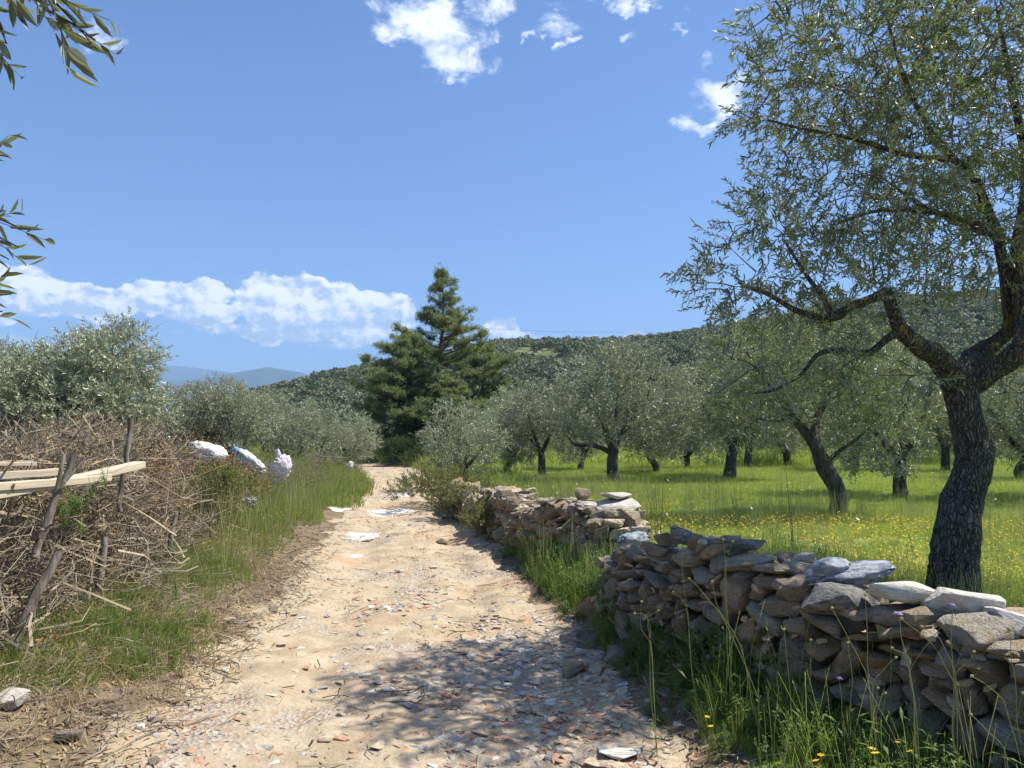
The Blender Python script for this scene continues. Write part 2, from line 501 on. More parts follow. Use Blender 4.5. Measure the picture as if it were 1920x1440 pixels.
# ground
def ground_mat(name, kind):
    m, t = mat_new(name)
    pos = t.n('ShaderNodeNewGeometry').outputs['Position']
    n_big = t.noise(pos, .55, 4, .6)
    n_mid = t.noise(pos, 3.0, 6, .65)
    n_fine = t.noise(pos, 28, 6, .7)
    n_pit = t.voro(pos, 60)
    dirt = t.mix(t.ramp(n_mid, .3, .7), (.33, .25, .165), (.51, .41, .285))
    dirt = t.mix(t.ramp(n_big, .50, .66, 0, .75), dirt, (.45, .305, .18))
    dirt = t.mix(t.ramp(n_fine, .25, .6, .55, 0), dirt, (.27, .20, .13))
    if kind == 'road':
        grav = t.ramp(t.noise(t.vadd(pos, (7, 3, 0)), .62, 4, .7), .50, .64)
        chips = t.voro(pos, 38, out='Color')
        sc = t.n('ShaderNodeSeparateColor'); t.put(chips, sc.inputs[0])
        gc = t.mix(sc.outputs[0], (.27, .225, .17), (.47, .42, .35))
        gc = t.mix(t.ramp(sc.outputs[1], .86, .9), gc, (.37, .20, .12))
        c = t.mix(t.m('MULTIPLY', grav, .72), dirt, gc)
        hg = t.m('ADD', t.m('MULTIPLY', n_fine, .9), t.m('ADD', t.m('MULTIPLY', n_mid, 1.6), t.m('MULTIPLY', t.m('MULTIPLY', grav, t.voro(pos, 38)), 1.2)))
        finish(t, c, .95, hg, .75, .02, .1)
    else:
        sp = t.n('ShaderNodeSeparateXYZ'); t.put(pos, sp.inputs[0])
        at = t.n('ShaderNodeAttribute', attribute_name='green').outputs['Fac']
        soil = t.mix(t.ramp(n_mid, .3, .7), (.15, .105, .065), (.29, .215, .135))
        soil = t.mix(t.ramp(n_fine, .3, .7, .5, 0), soil, (.10, .07, .045))
        gr = t.mix(t.ramp(n_mid, .35, .68), (.10, .16, .025), (.22, .28, .05))
        gr = t.mix(t.ramp(n_big, .48, .64, 0, .5), gr, (.30, .27, .10))
        g = t.m('ADD', at, t.m('MULTIPLY', t.m('SUBTRACT', n_mid, .5), .8))
        c = t.mix(t.ramp(g, .35, .6), soil, gr)
        finish(t, c, .95, t.m('ADD', n_fine, n_mid), .8, .03, .1)
    return m


M['road'] = ground_mat('dirt_road', 'road')
M['ground'] = ground_mat('meadow_ground', 'ground')

# ------------------------------------------------------------------ ground and road
xs = np.concatenate([[-9000, -4000, -1500, -600, -300, -180], np.arange(-120, -40, 6), np.arange(-40, -12, 1.2), np.arange(-12, -5, .25), np.arange(-5, 4.5, .07),
                     np.arange(4.5, 12, .25), np.arange(12, 40, 1.2), np.arange(40, 121, 6), [180, 300, 600, 1500, 4000, 9000]])
ys = np.concatenate([[-9000, -3000, -600, -150, -60, -30], np.arange(-20, 1, .8), np.arange(1, 14, .07), np.arange(14, 24, .14), np.arange(24, 60, .5), np.arange(60, 130, 5),
                     [150, 200, 300, 420, 600, 1000, 2000, 4500, 9000]])
gx, gy = np.meshgrid(xs, ys)
gz = H(gx, gy)
tt = gx - road_x(gy)
under = sst(-np.maximum(-tt / np.interp(gy, RWY, RWL), tt / np.interp(gy, RWY, RWR)), -1.0, -.72)
gz = gz - 0.09 * under * (gy < 58) * (gy > -11)
n1_, n2_ = gx.shape
idx = np.arange(n1_ * n2_).reshape(n1_, n2_)
quads = np.stack([idx[:-1, :-1], idx[:-1, 1:], idx[1:, 1:], idx[1:, :-1]], -1).reshape(-1, 4)
gme = np_mesh('ground', np.stack([gx, gy, gz], -1).reshape(-1, 3), quads, M['ground'], smooth=True)
green = np.where(tt > 0, sst(tt, np.interp(gy, RWY, RWR) + .05, np.interp(gy, RWY, RWR) + .45), sst(-tt, np.interp(gy, RWY, RWL) + .5, np.interp(gy, RWY, RWL) + 1.2) * (.25 + .75 * sst(gy, 9, 13)))
a_ = gme.attributes.new('green', 'FLOAT', 'POINT'); a_.data.foreach_set('value', green.ravel().astype(np.float32))
tag(link('ground', gme), kind='structure')

ry = np.concatenate([np.arange(-10, 2, .4), np.arange(2, 14, .045), np.arange(14, 26, .1), np.arange(26, 56, .3)])
u_ = np.linspace(-1.35, 1.35, 84)
ru, ryy = np.meshgrid(u_, ry)
rxx = road_x(ryy) + np.where(ru < 0, ru * np.interp(ryy, RWY, RWL), ru * np.interp(ryy, RWY, RWR))
rz = H(rxx, ryy, road=True)
rz = rz + (np.abs(ru) < 1.2) * (fbm(rxx, ryy, 7, 3, 21) * .016)
n1_, n2_ = rxx.shape
idx = np.arange(n1_ * n2_).reshape(n1_, n2_)
quads = np.stack([idx[:-1, :-1], idx[:-1, 1:], idx[1:, 1:], idx[1:, :-1]], -1).reshape(-1, 4)
tag(link('dirt_road', np_mesh('dirt_road', np.stack([rxx, ryy, rz], -1).reshape(-1, 3), quads, M['road'], smooth=True)), kind='structure')


def HR(x, y):
    """height of whatever surface is on top (road or ground)"""
    x = np.asarray(x, dtype=float); y = np.asarray(y, dtype=float)
    g = H(x, y) - 0.09 * sst(-np.maximum(-(x - road_x(y)) / np.interp(y, RWY, RWL), (x - road_x(y)) / np.interp(y, RWY, RWR)), -1.0, -.72)
    return np.maximum(g, H(x, y, road=True))


# ------------------------------------------------------------------ hills
RPX = np.array([-9999, 380, 480, 550, 640, 700, 820, 930, 1020, 1100, 1200, 1290, 1400, 1550, 1700, 1920, 2200, 2600, 9999])
RPY = np.array([800, 800, 748, 734, 713, 700, 676, 652, 652, 648, 640, 628, 612, 588, 566, 552, 548, 580, 600])


def hill_h(x, y):
    xr = x * 380 / np.maximum(y, 60)
    px = 960 + xr / 380 * FPX
    top = CAM_H + (815 - np.interp(px, RPX, RPY)) * 380 / FPX
    s = sst(y, 75, 400) ** 1.15
    back = 1 - .5 * sst(y, 420, 900)
    return (top * s) * back + fbm(x, y, .012, 4, 31) * 8 * s * (1 - .75 * np.exp(-((y - 385) / 40) ** 2)) - 0.4


hx = np.concatenate([np.arange(-420, 700, 9)]); hy = np.arange(78, 900, 9)
gx, gy = np.meshgrid(hx, hy)
gz = hill_h(gx, gy)
n1_, n2_ = gx.shape
idx = np.arange(n1_ * n2_).reshape(n1_, n2_)
quads = np.stack([idx[:-1, :-1], idx[:-1, 1:], idx[1:, 1:], idx[1:, :-1]], -1).reshape(-1, 4)
M['hill'] = simple_mat('hill_ground', (.07, .09, .03), (.17, .19, .07), .05, .95, .3, .5, c3=(.33, .26, .17), c3lo=.6, c3hi=.7, c3scale=.02)
tag(link('hill', np_mesh('hill', np.stack([gx, gy, gz], -1).reshape(-1, 3), quads, M['hill'], smooth=True)), kind='structure')
M['mountain'] = simple_mat('mountain_slope', (.035, .055, .035), (.075, .095, .055), .004, .95, .3, 5, c3=(.30, .28, .24), c3lo=.66, c3hi=.72, c3scale=.01)


def mountain(name, D, depth, prof, seed, rough):
    pxs = [p[0] for p in prof]; pys = [p[1] for p in prof]
    x = np.linspace((-200 - 960) / FPX * D * 1.6, (1500 - 960) / FPX * D * 1.6, 260)
    y = np.linspace(D - depth, D + depth, 40)
    gx, gy = np.meshgrid(x, y)
    px = 960 + gx / D * FPX
    top = CAM_H + (815 - np.interp(px, pxs, pys)) * D / FPX
    s = np.exp(-((gy - D) / (depth * .45)) ** 2)
    z = top * s + fbm(gx, gy, 1 / 900, 5, seed) * rough * (1 - .7 * np.exp(-((gy - D) / (depth * .12)) ** 2)) * np.clip(s * 2, 0, 1) - 4 * (1 - s)
    n1_, n2_ = gx.shape
    idx = np.arange(n1_ * n2_).reshape(n1_, n2_)
    quads = np.stack([idx[:-1, :-1], idx[:-1, 1:], idx[1:, 1:], idx[1:, :-1]], -1).reshape(-1, 4)
    tag(link(name, np_mesh(name, np.stack([gx, gy, z], -1).reshape(-1, 3), quads, M['mountain'], smooth=True)), kind='structure')


mountain('near_mountain', 5200, 900, [(-800, 740), (0, 726), (250, 722), (330, 716), (400, 712), (450, 700), (500, 690), (560, 700), (620, 716), (700, 735), (900, 770), (1500, 800)], 41, 90)
mountain('far_mountain', 8200, 700, [(-800, 700), (-200, 690), (100, 690), (250, 688), (320, 685), (370, 691), (430, 698), (520, 703), (620, 708), (800, 725), (1100, 760), (1500, 780)], 45, 60)

# ------------------------------------------------------------------ foliage building blocks
rs = np.random.RandomState(11)


def leaf_sprig(seed, L=.24, n=16, ll=.055, lw=.012, near=False, spread=55, jit=.25, stem=True):
    """one leafy shoot along +Z. returns verts, quads, rnd"""
    r = np.random.RandomState(seed)
    V, F, RN = [], [], []
    bend = r.uniform(-.35, .35, 2)
    if stem:
        for i in range(4):
            t0 = i / 3
            c = np.array([bend[0] * L * t0 ** 2, bend[1] * L * t0 ** 2, L * t0])
            rr = .0022 * (1 - .6 * t0)
            for a in (0, 2.1, 4.2): V.append(c + rr * np.array([math.cos(a), math.sin(a), 0])); RN.append(.1)
            if i:
                b = (i - 1) * 3
                for k in range(3): F.append([b + k, b + (k + 1) % 3, b + 3 + (k + 1) % 3, b + 3 + k])
    for i in range(n):
        t0 = .12 + .88 * (i // 2 * 2 + 1) / n
        c = np.array([bend[0] * L * t0 ** 2, bend[1] * L * t0 ** 2, L * t0])
        a = (i % 2) * math.pi + (i // 2) * 1.57 + r.uniform(-.5, .5)
        tilt = math.radians(spread * (1.1 - .55 * t0)) + r.uniform(-jit, jit)
        d = np.array([math.cos(a) * math.sin(tilt), math.sin(a) * math.sin(tilt), math.cos(tilt)])
        side = np.cross(d, np.array([0, 0, 1.0])); side /= np.linalg.norm(side) + 1e-6
        nrm = np.cross(side, d)
        roll = r.uniform(-.8, .8)
        side = side * math.cos(roll) + nrm * math.sin(roll)
        nrm = np.cross(side, d)
        l = ll * r.uniform(.65, 1.15); wd = lw * r.uniform(.8, 1.15) / 2
        q = r.rand()
        b = len(V)
        droop = -nrm * l * r.uniform(-.05, .16)
        if near:
            V += [c, c + d * l * .33 + side * wd + nrm * wd * .5, c + d * l * .7 + side * wd * .8 + droop * .5 + nrm * wd * .4, c + d * l + droop,
                  c + d * l * .7 - side * wd * .8 + droop * .5 + nrm * wd * .4, c + d * l * .33 - side * wd + nrm * wd * .5]
            F += [[b, b + 1, b + 2, b + 3], [b, b + 3, b + 4, b + 5]]
            RN += [q] * 6
        else:
            V += [c, c + d * l * .45 + side * wd + nrm * wd * .3, c + d * l + droop, c + d * l * .45 - side * wd + nrm * wd * .3]
            F += [[b, b + 1, b + 2, b + 3]]
            RN += [q] * 4
    return np.array(V), np.array(F), np.array(RN)


def frames(D, roll):
    """rotation matrices with z axis = D (n,3)"""
    z = D / (np.linalg.norm(D, axis=1, keepdims=True) + 1e-9)
    ref = np.where(np.abs(z[:, 2:3]) > .95, np.array([[1.0, 0, 0]]), np.array([[0, 0, 1.0]]))
    x = np.cross(ref, z); x /= np.linalg.norm(x, axis=1, keepdims=True) + 1e-9
    y = np.cross(z, x)
    c, s = np.cos(roll)[:, None], np.sin(roll)[:, None]
    x2 = x * c + y * s; y2 = -x * s + y * c
    return np.stack([x2, y2, z], -1)


def bake(templates, pos, D, scl, rng):
    Vs, Fs, Rs = [], [], []
    off = 0
    ti = rng.randint(0, len(templates), len(pos))
    Mx = frames(D, rng.uniform(0, 6.28, len(pos)))
    for k, (tv, tf, tr) in enumerate(templates):
        sel = np.where(ti == k)[0]
        if not len(sel): continue
        v = np.einsum('nij,vj->nvi', Mx[sel], tv) * scl[sel][:, None, None] + pos[sel][:, None, :]
        nv = len(tv)
        f = tf[None] + (off + np.arange(len(sel)) * nv)[:, None, None]
        Vs.append(v.reshape(-1, 3)); Fs.append(f.reshape(-1, 4))
        Rs.append(np.clip(np.tile(tr, len(sel)) * .8 + np.repeat(rng.uniform(0, .2, len(sel)), nv), 0, 1))
        off += nv * len(sel)
    return np.concatenate(Vs), np.concatenate(Fs), np.concatenate(Rs)


def tube(pts, rad, k=6, rough=0.0, seed=0):
    pts = np.asarray(pts, dtype=float); rad = np.asarray(rad, dtype=float)
    n = len(pts)
    tan = np.gradient(pts, axis=0); tan /= np.linalg.norm(tan, axis=1, keepdims=True) + 1e-9
    ref = np.array([0.31, .83, .46]) if abs(tan[0, 2]) > .8 else np.array([0, 0, 1.0])
    V = np.zeros((n, k, 3))
    x = np.cross(ref, tan[0]); x /= np.linalg.norm(x)
    ang = np.arange(k) / k * 2 * math.pi
    for i in range(n):
        x = x - tan[i] * np.dot(x, tan[i]); x /= np.linalg.norm(x) + 1e-9
        y = np.cross(tan[i], x)
        V[i] = pts[i] + rad[i] * (np.cos(ang)[:, None] * x + np.sin(ang)[:, None] * y)
    if rough:
        flat = V.reshape(-1, 3)
        c = np.repeat(pts, k, axis=0)
        rr = np.repeat(rad, k)
        stretched = flat * np.array([1, 1, .35])
        nz = vnoise3(stretched, 9 / max(rad.max() / .15, .3) , seed) * 1.2 + vnoise3(flat, 22, seed + 3) * .55
        flat = c + (flat - c) * (1 + rough * nz)[:, None]
        V = flat.reshape(n, k, 3)
    V = V.reshape(-1, 3)
    i = np.arange(n - 1)[:, None] * k; j = np.arange(k)[None]
    F = np.stack([i + j, i + (j + 1) % k, i + k + (j + 1) % k, i + k + j], -1).reshape(-1, 4)
    return V, F


def merge(parts):
    Vs, Fs, off = [], [], 0
    for v, f in parts:
        Vs.append(v); Fs.append(f + off); off += len(v)
    return np.concatenate(Vs), np.concatenate(Fs)


def smooth_path(pts, rad, n=6):
    """Catmull-Rom resample"""
    pts = np.array([list(p) for p in pts], dtype=float); rad = np.array(rad, dtype=float)
    P_ = np.vstack([2 * pts[0] - pts[1], pts, 2 * pts[-1] - pts[-2]])
    out, ro = [], []
    for i in range(1, len(P_) - 2):
        for j in range(n):
            u = j / n
            a, b, c, d = P_[i - 1], P_[i], P_[i + 1], P_[i + 2]
            out.append(.5 * ((2 * b) + (-a + c) * u + (2 * a - 5 * b + 4 * c - d) * u * u + (-a + 3 * b - 3 * c + d) * u ** 3))
            ro.append(rad[i - 1] * (1 - u) + rad[i] * u)
    out.append(pts[-1]); ro.append(rad[-1])
    return np.array(out), np.array(ro)


def lobe_targets(lobes, spacing, rng, shell=.35):
    T, C = [], []
    for (c, r, dens) in lobes:
        c = np.array(c, dtype=float); r = np.array(r, dtype=float)
        n = int(dens * r[0] * r[1] * r[2] * 4.2 / spacing ** 3 * 2)
        u = rng.normal(size=(n, 3)); u /= np.linalg.norm(u, axis=1, keepdims=True)
        rad = rng.uniform(shell, 1, (n, 1)) ** .5
        irregular = 1 + .28 * vnoise3(u * 1.7 + c, 1.3, 3)[:, None] * 2
        p = c + u * rad * r * irregular
        T.append(p); C.append(np.repeat(c[None], n, 0))
    T = np.concatenate(T); C = np.concatenate(C)
    keep = []
    grid = {}
    for i in rng.permutation(len(T)):
        k = tuple(np.floor(T[i] / spacing).astype(int))
        if grid.get(k, 0) >= 1: continue
        grid[k] = 1
        keep.append(i)
    return T[keep], C[keep]


def grow(limb_nodes, T, C, rng, wob=.12, r0=.010, k=4):
    """join every target to the nearest point of the growing tree with a curved branch"""
    N = [np.array(p) for p in limb_nodes]
    nodes = np.array(N)
    d = np.min(np.linalg.norm(T[:, None] - nodes[None], axis=2), axis=1) if len(T) * len(nodes) < 4e6 else np.linalg.norm(T - nodes.mean(0), axis=1)
    order = np.argsort(d)
    cap = len(nodes) + len(T) * 4 + 10
    buf = np.zeros((cap, 3)); buf[:len(nodes)] = nodes; cnt = len(nodes)
    parts, ends = [], []
    for i in order:
        dd = buf[:cnt] - T[i]
        q = np.einsum('ij,ij->i', dd, dd)
        j = int(np.argmin(q)); base = buf[j]; dist = math.sqrt(q[j])
        if dist < .02: continue
        mid = rng.normal(size=3) * wob * dist; mid[2] += .10 * dist
        u = np.linspace(0, 1, 5)[:, None]
        pts = base * (1 - u) + T[i] * u + mid * (4 * u * (1 - u)) * .5
        ra = min(.05, r0 * (.45 + 1.3 * dist)); rr = np.linspace(ra, max(.0022, ra * .3), 5)
        parts.append(tube(pts, rr, k))
        buf[cnt:cnt + 4] = pts[1:]; cnt += 4
        dr = pts[-1] - pts[-2]; dr /= np.linalg.norm(dr) + 1e-9
        ends.append((i, dr, pts))
    return parts, ends


def sprigs_on(ends, T, C, per, rng, spread=.22, updir=.25, out=.7, rnd_=.6, droop=0.0):
    pos, D = [], []
    for (i, dr, pts) in ends:
        o = T[i] - C[i]; o /= np.linalg.norm(o) + 1e-6
        n = rng.poisson(per)
        for _ in range(n):
            a = rng.uniform(.35, 1.0)
            kk = int(a * 4 - 1e-6); p = pts[kk] + (pts[min(kk + 1, 4)] - pts[kk]) * rng.rand()
            pos.append(p + rng.normal(size=3) * spread * .4)
            v = dr * .5 + o * out + rng.normal(size=3) * rnd_
            v[2] += updir - (droop if rng.rand() < .5 else 0)
            D.append(v)
    return np.array(pos), np.array(D)


SP_NEAR = [leaf_sprig(s, .22, 17, .060, .0145, True) for s in range(7)]
SP_MID = [leaf_sprig(20 + s, .26, 16, .072, .020, False, stem=False) for s in range(6)]
SP_FAR = [leaf_sprig(40 + s, .34, 13, .105, .036, False, stem=False) for s in range(6)]


def build_tree(name, limbs, lobes, spacing, per, templates, seed, leafmat, barkmat, trunk_k=14, rough=.16, sscale=1.0, root=None, wob=.12, r0=.010,
               spread=.22, min_node=4, droop=0.0, updir=.25, bk=4, shell=.35):
    """limbs: list of (points, radii); returns root empty > trunk, branches, crown"""
    rng = np.random.RandomState(seed)
    parts, nodes = [], []
    for li, (pts, rad) in enumerate(limbs):
        p, r = smooth_path(pts, rad, 7)
        parts.append(tube(p, r, trunk_k if rad[0] > .06 else 8, rough if rad[0] > .03 else .08, seed + li))
        st = len(p) // 2 if li == 0 else len(p) // 5
        nodes += list(p[st:])
    T, C = lobe_targets(lobes, spacing, rng, shell)
    bp, ends = grow(nodes, T, C, rng, wob, r0, bk)
    pos, D = sprigs_on(ends, T, C, per, rng, spread, updir=updir, droop=droop)
    v, f, rn = bake(templates, pos, D, rng.uniform(.75, 1.2, len(pos)) * sscale, rng)
    if root is None: root = empty(name)
    tv, tf = merge(parts)
    link('trunk', np_mesh('trunk', tv, tf, barkmat, smooth=True), root)
    bv, bf = merge(bp)
    link('branches', np_mesh('branches', bv, bf, M['branch_thin'], rnd=np.random.RandomState(seed).rand(len(bv)) * .5, smooth=True), root)['kind'] = 'stuff'
    link('crown', np_mesh('crown', v, f, leafmat, rnd=rn), root)
    return root, len(f)


def copy_tree(o, loc, rz=0, s=(1, 1, 1), label=None, group=None):
    c = o.copy(); COL.objects.link(c)
    c.location = loc; c.rotation_euler = (0, 0, rz); c.scale = s
    if label: c['label'] = label
    if group: c['group'] = group
    for ch in o.children:
        d = ch.copy(); COL.objects.link(d); d.parent = c
        d.matrix_parent_inverse = Matrix.Identity(4)
    return c


def rebase(root, base):
    """move the origin of a tree built in world coordinates to its foot"""
    b = Vector(base)
    for ch in root.children:
        ch.data.transform(Matrix.Translation(-b))
    root.location = b


def scatter(name, pos, rot, scl, sources, parent=None, kind='stuff', idx=None, seed=0):
    pos = np.asarray(pos, dtype=np.float32)
    n = len(pos)
    me = bpy.data.meshes.new(name)
    me.vertices.add(n); me.vertices.foreach_set('co', pos.ravel())
    a = me.attributes.new('rot', 'FLOAT_VECTOR', 'POINT'); a.data.foreach_set('vector', np.asarray(rot, dtype=np.float32).ravel())
    scl = np.asarray(scl, dtype=np.float32)
    if scl.ndim == 1: scl = np.repeat(scl[:, None], 3, 1)
    a = me.attributes.new('scl', 'FLOAT_VECTOR', 'POINT'); a.data.foreach_set('vector', scl.ravel())
    if idx is None: idx = np.random.RandomState(seed + n).randint(0, len(sources), n)
    a = me.attributes.new('pick', 'INT', 'POINT'); a.data.foreach_set('value', np.asarray(idx, dtype=np.int32))
    coll = bpy.data.collections.new(name + '_kinds')
    for i, (sme) in enumerate(sources):
        so_ = bpy.data.objects.new('%s_kind_%02d' % (name, i), sme)
        coll.objects.link(so_)
    ng = bpy.data.node_groups.new(name, 'GeometryNodeTree')
    ng.interface.new_socket('Geometry', in_out='INPUT', socket_type='NodeSocketGeometry')
    ng.interface.new_socket('Geometry', in_out='OUTPUT', socket_type='NodeSocketGeometry')
    gi = ng.nodes.new('NodeGroupInput'); go = ng.nodes.new('NodeGroupOutput')
    ci = ng.nodes.new('GeometryNodeCollectionInfo'); ci.inputs[0].default_value = coll
    ci.inputs['Separate Children'].default_value = True; ci.inputs['Reset Children'].default_value = True
    ip = ng.nodes.new('GeometryNodeInstanceOnPoints'); ip.inputs['Pick Instance'].default_value = True

    def na(nm, ty):
        x = ng.nodes.new('GeometryNodeInputNamedAttribute'); x.data_type = ty; x.inputs[0].default_value = nm
        return x.outputs[0]
    er = ng.nodes.new('FunctionNodeEulerToRotation')
    L = ng.links.new
    L(gi.outputs[0], ip.inputs['Points']); L(ci.outputs[0], ip.inputs['Instance'])
    L(na('pick', 'INT'), ip.inputs['Instance Index'])
    L(na('rot', 'FLOAT_VECTOR'), er.inputs[0]); L(er.outputs[0], ip.inputs['Rotation'])
    L(na('scl', 'FLOAT_VECTOR'), ip.inputs['Scale'])
    L(ip.outputs[0], go.inputs[0])
    o = link(name, me, parent)
    md = o.modifiers.new('scatter', 'NODES'); md.node_group = ng
    if kind: o['kind'] = kind
    return o

# ------------------------------------------------------------------ the big olive behind the wall
D0 = 6.0
def pl(lst):
    return [P(a, b, d) for a, b, d in lst]


base1 = P(1786, 1130, D0); base1.z = Hs(base1.x, base1.y) - .12
trunk1 = [base1, P(1787, 1100, D0), P(1788, 1040, D0), P(1802, 950, D0), P(1826, 875, D0), P(1823, 832, D0), P(1806, 762, D0), P(1797, 710, D0), P(1795, 690, D0)]
limbs1 = [
    (trunk1, [.205, .175, .160, .155, .140, .136, .128, .138, .12]),
    (pl([(1796, 715, 6), (1755, 668, 5.95), (1722, 650, 5.85), (1690, 618, 5.8), (1672, 575, 5.75), (1664, 548, 5.75), (1645, 556, 5.7), (1598, 574, 5.6), (1556, 596, 5.5), (1500, 585, 5.4), (1440, 552, 5.3), (1385, 530, 5.3)]),
     [.10, .082, .070, .060, .045, .040, .036, .034, .030, .022, .014, .008]),
    (pl([(1690, 618, 5.8), (1662, 636, 5.75), (1628, 662, 5.7), (1585, 656, 5.65), (1535, 664, 5.6), (1502, 702, 5.55), (1455, 730, 5.5), (1415, 738, 5.5)]), [.036, .030, .024, .019, .017, .014, .010, .006]),
    (pl([(1560, 594, 5.5), (1545, 560, 5.5), (1515, 520, 5.5), (1470, 450, 5.5)]), [.028, .02, .015, .009]),
    (pl([(1798, 712, 6), (1825, 672, 6.1), (1870, 640, 6.2), (1893, 610, 6.2), (1886, 540, 6.2), (1872, 450, 6.2), (1850, 390, 6.2), (1822, 325, 6.2), (1780, 290, 6.1), (1730, 220, 6.0), (1690, 130, 5.9), (1660, 20, 5.9)]),
     [.10, .080, .062, .050, .044, .040, .037, .032, .026, .02, .015, .01]),
    (pl([(1820, 715, 6), (1868, 690, 5.9), (1920, 655, 5.8), (1990, 600, 5.8), (2060, 480, 5.9), (2090, 330, 6), (2080, 150, 6.1)]), [.11, .09, .078, .066, .05, .035, .02]),
    (pl([(1920, 655, 5.85), (1918, 590, 6), (1905, 480, 6.2), (1925, 330, 6.4), (1900, 180, 6.5), (1870, 20, 6.5)]), [.075, .06, .05, .04, .03, .012]),
    (pl([(1865, 440, 6.2), (1800, 420, 6.5), (1720, 380, 6.8), (1650, 330, 7.0)]), [.035, .026, .018, .01]),
    (pl([(1790, 300, 6.1), (1700, 290, 5.7), (1600, 260, 5.4), (1500, 240, 5.2), (1440, 225, 5.2)]), [.026, .022, .016, .01, .006]),
    (pl([(1870, 430, 6.2), (1760, 400, 5.6), (1650, 395, 5.3), (1570, 420, 5.1)]), [.026, .02, .013, .008]),
]


def LB(px, py, d, rx, ry, rz, dens=1.0):
    return (P(px, py, d), (rx, ry, rz), dens)


lobes1 = [LB(1450, 500, 5.6, .62, .75, .42), LB(1560, 540, 5.7, .55, .75, .34, .7), LB(1620, 340, 5.8, .70, 1.0, .55, .85), LB(1545, 150, 5.8, .62, .9, .50), LB(1660, 60, 5.9, .85, 1.1, .65),
          LB(1800, 200, 6.1, 1.0, 1.2, .9, .8), LB(1900, 20, 6.2, 1.0, 1.2, .8, .8), LB(1890, 430, 6.3, .8, 1.2, .60, .9), LB(1730, 470, 6.2, .65, 1.0, .36, .75),
          LB(1480, 660, 5.6, .50, .5, .26, .55), LB(1400, 735, 5.5, .35, .35, .16, .5), LB(1640, 700, 5.9, .55, .5, .2, .4), LB(1880, 700, 6.6, .45, .7, .25, .5), LB(2080, 150, 6.4, 1.0, 1.0, 1.0, .4), LB(2100, 500, 6.4, .8, .9, .6, .4)]
big, nf = build_tree('olive_tree', limbs1, lobes1, .215, 2.15, SP_NEAR, 5, M['olive_leaf'], M['bark'], trunk_k=40, rough=.26, spread=.20, droop=.7, wob=.16, r0=.008, updir=.2)
print('big tree quads', nf)
rebase(big, (base1.x, base1.y, base1.z))
tag(big, 'large old olive tree with thick bent dark trunk just behind the near stone wall', 'olive tree')

# hanging tips of the olive beside the camera, its trunk left of the frame
t0b = Vector((-2.75, .55, Hs(-2.75, .55) - .1))
limbs0 = [([t0b, t0b + Vector((.05, 0, .8)), t0b + Vector((0, .1, 1.6)), t0b + Vector((.1, .1, 2.1))], [.2, .16, .14, .12]),
          ([t0b + Vector((.1, .1, 2.0)), t0b + Vector((.8, .4, 2.6)), t0b + Vector((1.4, .7, 2.75)), P(-120, -60, 1.35), P(20, -30, 1.35), P(90, 20, 1.3)], [.1, .06, .03, .012, .006, .003]),
          ([t0b + Vector((.1, .1, 1.7)), t0b + Vector((.6, .5, 2.1)), P(-500, 350, 1.4), P(-200, 400, 1.4), P(-90, 420, 1.35), P(-30, 430, 1.3)], [.09, .05, .02, .01, .006, .003]),
          ([t0b + Vector((.6, .5, 2.1)), P(-500, 200, 1.6), P(-100, 300, 1.5)], [.03, .014, .004])]
rng = np.random.RandomState(3)
parts = []
for li, (p_, r_) in enumerate(limbs0):
    a_, b_ = smooth_path(p_, r_, 7)
    parts.append(tube(a_, b_, 16 if li == 0 else 7, .12 if li == 0 else .03, li))
side = empty('olive_tree')
# shoots placed one by one where the picture shows them: (px, py, depth) -> (px, py)
shoots = [(-40, -60, 1.32, 60, 60), (20, -50, 1.3, 110, 45), (60, -40, 1.3, 205, 118), (80, -30, 1.28, 165, 50), (-30, -20, 1.3, 20, 100), (90, 20, 1.3, 195, 85), (-60, 30, 1.3, 10, 130), (0, -60, 1.35, 100, 0),
          (-60, 395, 1.3, 52, 432), (-50, 430, 1.28, 50, 470), (-60, 420, 1.3, 20, 390), (-60, 455, 1.32, 30, 492),
          (-70, 290, 1.4, 30, 294), (-80, 570, 1.35, 40, 548), (-80, 590, 1.35, 20, 583)]
pos, D, Sc = [], [], []
for (a, b, d, c_, e_) in shoots:
    p0 = P(a, b, d); p1 = P(c_, e_, d - .04)
    v = p1 - p0
    parts.append(tube([p0, p0 + v * .5 + Vector((0, 0, .004)), p0 + v * .85], [.0025, .0018, .001], 5))
    pos.append(list(p0)); D.append(list(v)); Sc.append(v.length / .235)
outer = []
for _ in range(420):
    q = t0b + Vector((rng.uniform(-.9, 1.0), rng.uniform(-1.2, .6), rng.uniform(1.5, 3.4)))
    outer.append(list(q))
pos += outer; D += list(rng.normal(size=(len(outer), 3))); Sc += [1.2] * len(outer)
SP_TIP = [leaf_sprig(70 + s, .22, 9, .085, .016, True, spread=38) for s in range(5)]
v, f, rn = bake(SP_TIP, np.array(pos), np.array(D, dtype=float), np.array(Sc), rng)
tv, tf = merge(parts)
link('trunk', np_mesh('trunk', tv, tf, M['bark'], smooth=True), side)
link('crown', np_mesh('crown', v, f, M['olive_leaf'], rnd=rn), side)
rebase(side, tuple(t0b))
tag(side, 'close olive twigs with long leaves hanging in from the upper left edge', 'olive tree')


# ------------------------------------------------------------------ olives of the meadow
def ground_at(px, d):
    X = (px - 960) / FPX * d
    return Vector((X, d, Hs(X, d)))


def ox(base, lst):
    return [base + Vector(q) for q in lst]


